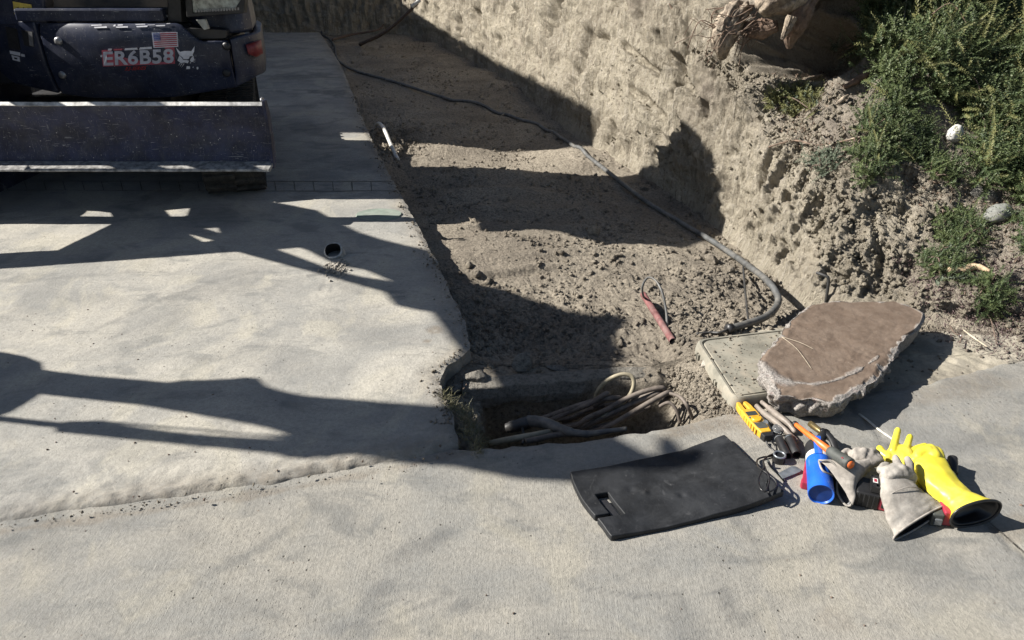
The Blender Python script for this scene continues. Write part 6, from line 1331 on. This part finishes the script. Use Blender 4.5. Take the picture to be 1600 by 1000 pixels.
scatter_pieces('edge_crumbs', gp_, .001 + .005 * r_.random(k) ** 4, M['dirt'], 93)
k = 420; ua, ub = r_.random(k), r_.random(k); gp_ = np.array([((A * (1 - x) + D_l * x) * (1 - y) + (B_ * (1 - x) + C_ * x) * y)[:] for x, y in zip(ua, ub)]); gp_[:, 2] = .0435
scatter_pieces('lid_crumbs', gp_, .0010 + .0045 * r_.random(k) ** 5, M['dirt'], 92)
k = 700; a = 1195 + 120 * r_.random(k); b = 612 + (a - 1195) * .18 + 14 * r_.random(k); gp_ = np.array([P(x, y, .004)[:] for x, y in zip(a, b)])
scatter_pieces('rubble_crumbs', gp_, .002 + .008 * r_.random(len(gp_)) ** 3, M['brokenc'], 86)
# ---- grass on the pit edge
def blade_lib(k, seed):
    out = []
    for q in range(k):
        r2 = np.random.default_rng(seed + q); b = .5 * r2.normal(size=2); w_ = .045
        v = np.array([[-w_, 0, 0], [w_, 0, 0], [b[0] * .4 + w_ * .8, b[1] * .4, .55], [b[0] * .4 - w_ * .8, b[1] * .4, .55], [b[0], b[1], .95], [b[0] + .005, b[1], .95]]); out.append((v, np.array([[0, 1, 2, 3], [3, 2, 5, 4]])))
    return out
BL = blade_lib(10, 3)
k = 1100; tt_ = r_.random(k); bxp = np.interp(tt_, [0, .25, .5, .8, 1], [694, 712, 730, 742, 752]) + r_.normal(size=k) * 9; byp = np.interp(tt_, [0, .25, .5, .8, 1], [612, 636, 655, 685, 706]) + r_.normal(size=k) * 5
gp_ = np.array([P(x, y, .012 - .05 * max(0, (x - np.interp(y, [612, 636, 655, 685, 706], [694, 712, 730, 742, 752])) / 14))[:] for x, y in zip(bxp, byp)]); D_ = r_.normal(size=(k, 3)) * .7 + [0.15, -.1, 1]
V, F = place(gp_, D_, .010 + .022 * r_.random(k), 91, BL)
M['grass'] = mat_leaf('dry_grass', (.10, .10, .05), (.16, .15, .085), (.26, .22, .15))
o = link('grass', np_mesh('grass', V, F), M['grass']); tag(o, kind='stuff')

# ---- old stump and roots at the top of the bank
M['wood'] = mat_plain('weathered_wood', (.25, .205, .155), .85, var=.6, vs=22, bump=1.0, bd=.02, dust=.9, dustcol=(.10, .075, .06)); M['wood_d'] = mat_plain('brown_root', (.13, .085, .06), .9, var=.5, vs=30, bump=.6, bd=.006, dust=.3)
stp = HIT(1225, 70); stump = empty('tree_stump', HIT(1220, 60), 'weathered uprooted stump with broken roots hanging over the dark hollow', 'stump')
def S(px, py, y): return PY(px, py, y)
def gnarl(name, pts, rad, mat, seed, amp=.25, n=48, seg=22, parent=stump, flat=None):
    pp = smooth_path(pts, seg); rr_ = np.interp(np.linspace(0, len(pts) - 1, len(pp)), range(len(pts)), rad); mb = MB(); mb.tube(pp, list(map(float, rr_)), n, flat=flat)
    for i, v in enumerate(mb.V):
        c_ = pp[i // n]; d = v - c_; k_ = 1 + amp * float(fbm(v.x * 14, v.y * 14, v.z * 8, 4, seed)) + amp * .6 * (1 - 2 * abs(float(fbm((i % n) * .5, (i // n) * .02, seed, 3, seed + 3)))) + amp * .3 * math.sin((i % n) * 1.9 + seed + float(vn(i // n * .15, 0, 0, seed)) * 3); mb.V[i] = c_ + d * k_
    return mb.build(name, mat, parent, smooth=True)
gnarl('trunk', [S(1285, -90, 4.8), S(1250, -40, 4.7), S(1215, -8, 4.62), S(1188, 18, 4.66)], [.18, .15, .11, .04], M['wood'], 5, .2)
gnarl('trunk', [Vector((1.25, 5.15, 1.42)), Vector((1.7, 5.05, 1.50)), Vector((2.15, 4.95, 1.55)), Vector((2.7, 4.9, 1.75))], [.12, .22, .24, .2], M['wood_d'], 6, .25)  # unseen upper trunk, added above the view to shade the hollow
gnarl('root', [S(1160, 12, 4.80), S(1138, 40, 4.72), S(1130, 70, 4.70), S(1128, 92, 4.74)], [.055, .065, .050, .015], M['wood'], 7, .35)
gnarl('root', [S(1268, -10, 4.62), S(1250, 20, 4.60), S(1238, 50, 4.62), S(1232, 76, 4.64)], [.06, .055, .045, .012], M['wood_d'], 9, .35)
gnarl('root', [S(1215, 40, 4.66), S(1190, 46, 4.70), S(1160, 44, 4.74)], [.03, .045, .03], M['wood_d'], 11, .3)
gnarl('root', [S(1238, 25, 4.5), S(1230, 45, 4.5), S(1222, 62, 4.5)], [.030, .026, .008], M['wood'], 13, .3)
r3 = np.random.default_rng(4)
for q in range(34):
    x0, y0 = 1130 + 70 * r3.random(), 5 + 50 * r3.random(); l_ = 30 + 70 * r3.random(); a_ = math.pi * (.75 + .6 * r3.random()); yy = 4.62 + .15 * r3.random()
    pts = [S(x0, y0, yy), S(x0 + math.cos(a_) * l_ * .35 + 6 * r3.normal(), y0 + 8 + 8 * r3.normal(), yy - .03), S(x0 + math.cos(a_) * l_ * .7 + 8 * r3.normal(), y0 + 14 + 12 * r3.normal(), yy), S(x0 + math.cos(a_) * l_, y0 + 22 + 18 * r3.normal(), yy + .03)]
    MB().tube(smooth_path(pts, 5), float(.0012 + .0022 * r3.random()), 5).build('rootlet', M['wood_d'], stump, smooth=True)
# loose sticks on the brow
def stick(pts, rad, mat, label, seed=1, cat='branch', name='branch'):
    pp = smooth_path(pts, 6); rr_ = np.interp(np.linspace(0, len(pts) - 1, len(pp)), range(len(pts)), rad); mb = MB(); mb.tube(pp, list(map(float, rr_)), 9)
    for i, v in enumerate(mb.V): c_ = pp[i // 9]; mb.V[i] = c_ + (v - c_) * (1 + .25 * float(vn(v.x * 60, v.y * 60, v.z * 60, seed)))
    o = mb.build(name, mat, origin=pp[0], smooth=True); return tag(o, label, cat)
H = lambda a, b, u=.02: HIT(a, b, u)
stick([H(1318, 142), H(1340, 132, .03), H(1358, 118, .03), H(1365, 105)], [.012, .022, .020, .010], M['wood_d'], 'dark weathered branch leaning on the bank brow below the shrubs', 2)
stick([H(1250, 134), H(1265, 128), H(1284, 122)], [.015, .018, .010], M['wood'], 'pale broken stick on the brow left of the dark branch', 3)
stick([H(1306, 168), H(1316, 160), H(1324, 154)], [.008, .014, .007], M['wood'], 'short pale wood splinter below the dark branch', 4)
stick([H(1200, 235), H(1240, 225), H(1280, 232), H(1345, 220)], [.004, .006, .005, .003], M['wood_d'], 'thin dark root running across the clay below the brow', 5, 'root', 'root')
stick([H(1285, 235), H(1310, 228), H(1345, 218)], [.003, .004, .002], M['straw'], 'thin pale root just above the dark root on the clay', 6, 'root', 'root')
stick([H(1398, 112, .05), H(1405, 60, .12), H(1412, 5, .14)], [.004, .004, .003], M['straw'], 'tall dry yellow stalk in front of the top shrubs', 7, 'stalk', 'stalk')
stick([H(1440, 82, .2), H(1470, 70, .22), H(1500, 95, .18)], [.004, .004, .003], M['wood_d'], 'bare grey twig tangled in the evergreen shrubs', 8)
stick([H(1535, 490, .01), H(1545, 508, .03), H(1556, 540, .01)], [.0025, .003, .002], M['bark'], 'thin dark twig lying at the litter edge', 9, 'twig', 'twig')
stick([H(1518, 462, .02), H(1540, 478, .04), H(1560, 500, .02)], [.002, .0025, .0015], M['straw'], 'thin pale stem over the lowest shrublet', 10, 'twig', 'twig')
stick([P(1506, 516, .01), P(1522, 528, .012), P(1542, 542, .008)], [.003, .004, .002], M['straw'], 'pale straw stem on sand right of the brown slab piece', 11, 'twig', 'twig')
stick([P(1484, 508, .012), P(1492, 521, .014), P(1502, 524, .014), P(1500, 535, .008)], [.003, .003, .003, .002], M['bark'], 'small forked dark twig on sand beside the slab piece shadow', 12, 'twig', 'twig')
stick([H(1480, 428, .02), H(1500, 432, .03), H(1520, 425, .03), H(1545, 430, .02)], [.012, .02, .018, .006], mat_plain('rotten_wood', (.42, .31, .20), .9, var=.4, vs=30, bump=.8, bd=.006), 'chunk of rotten tan wood under the lowest shrublets', 13)
stick([H(1045, 10), H(1055, 30), H(1066, 55)], [.003, .004, .002], M['wood_d'], 'thin dark root hanging down the clay wall left of the stump', 14, 'root', 'root')
# far end: leaning pole with a white plastic scrap
stick([HIT(563, 72, .03), PY(605, 48, 11.8), PY(652, 6, 11.3)], [.03, .025, .02], M['bark'], 'long thin pole leaning at the far end of the trench', 15, 'pole', 'pole')
stick([HIT(520, 68, .06), HIT(548, 62, .08), HIT(590, 58, .12), HIT(600, 47, .1)], [.02, .02, .016, .01], M['bark'], 'crooked dead branch on the dirt at the far end', 16)
mb = MB(); c_ = PY(650, 5, 11.2); mb.box(c_, (.16, .05, .05), Matrix.Rotation(R(-35), 3, 'Y')); o = mb.build('plastic_scrap', M['white_pvc'], origin=c_, bevel=.015); tag(o, 'white plastic scrap on top of the leaning pole', 'scrap')
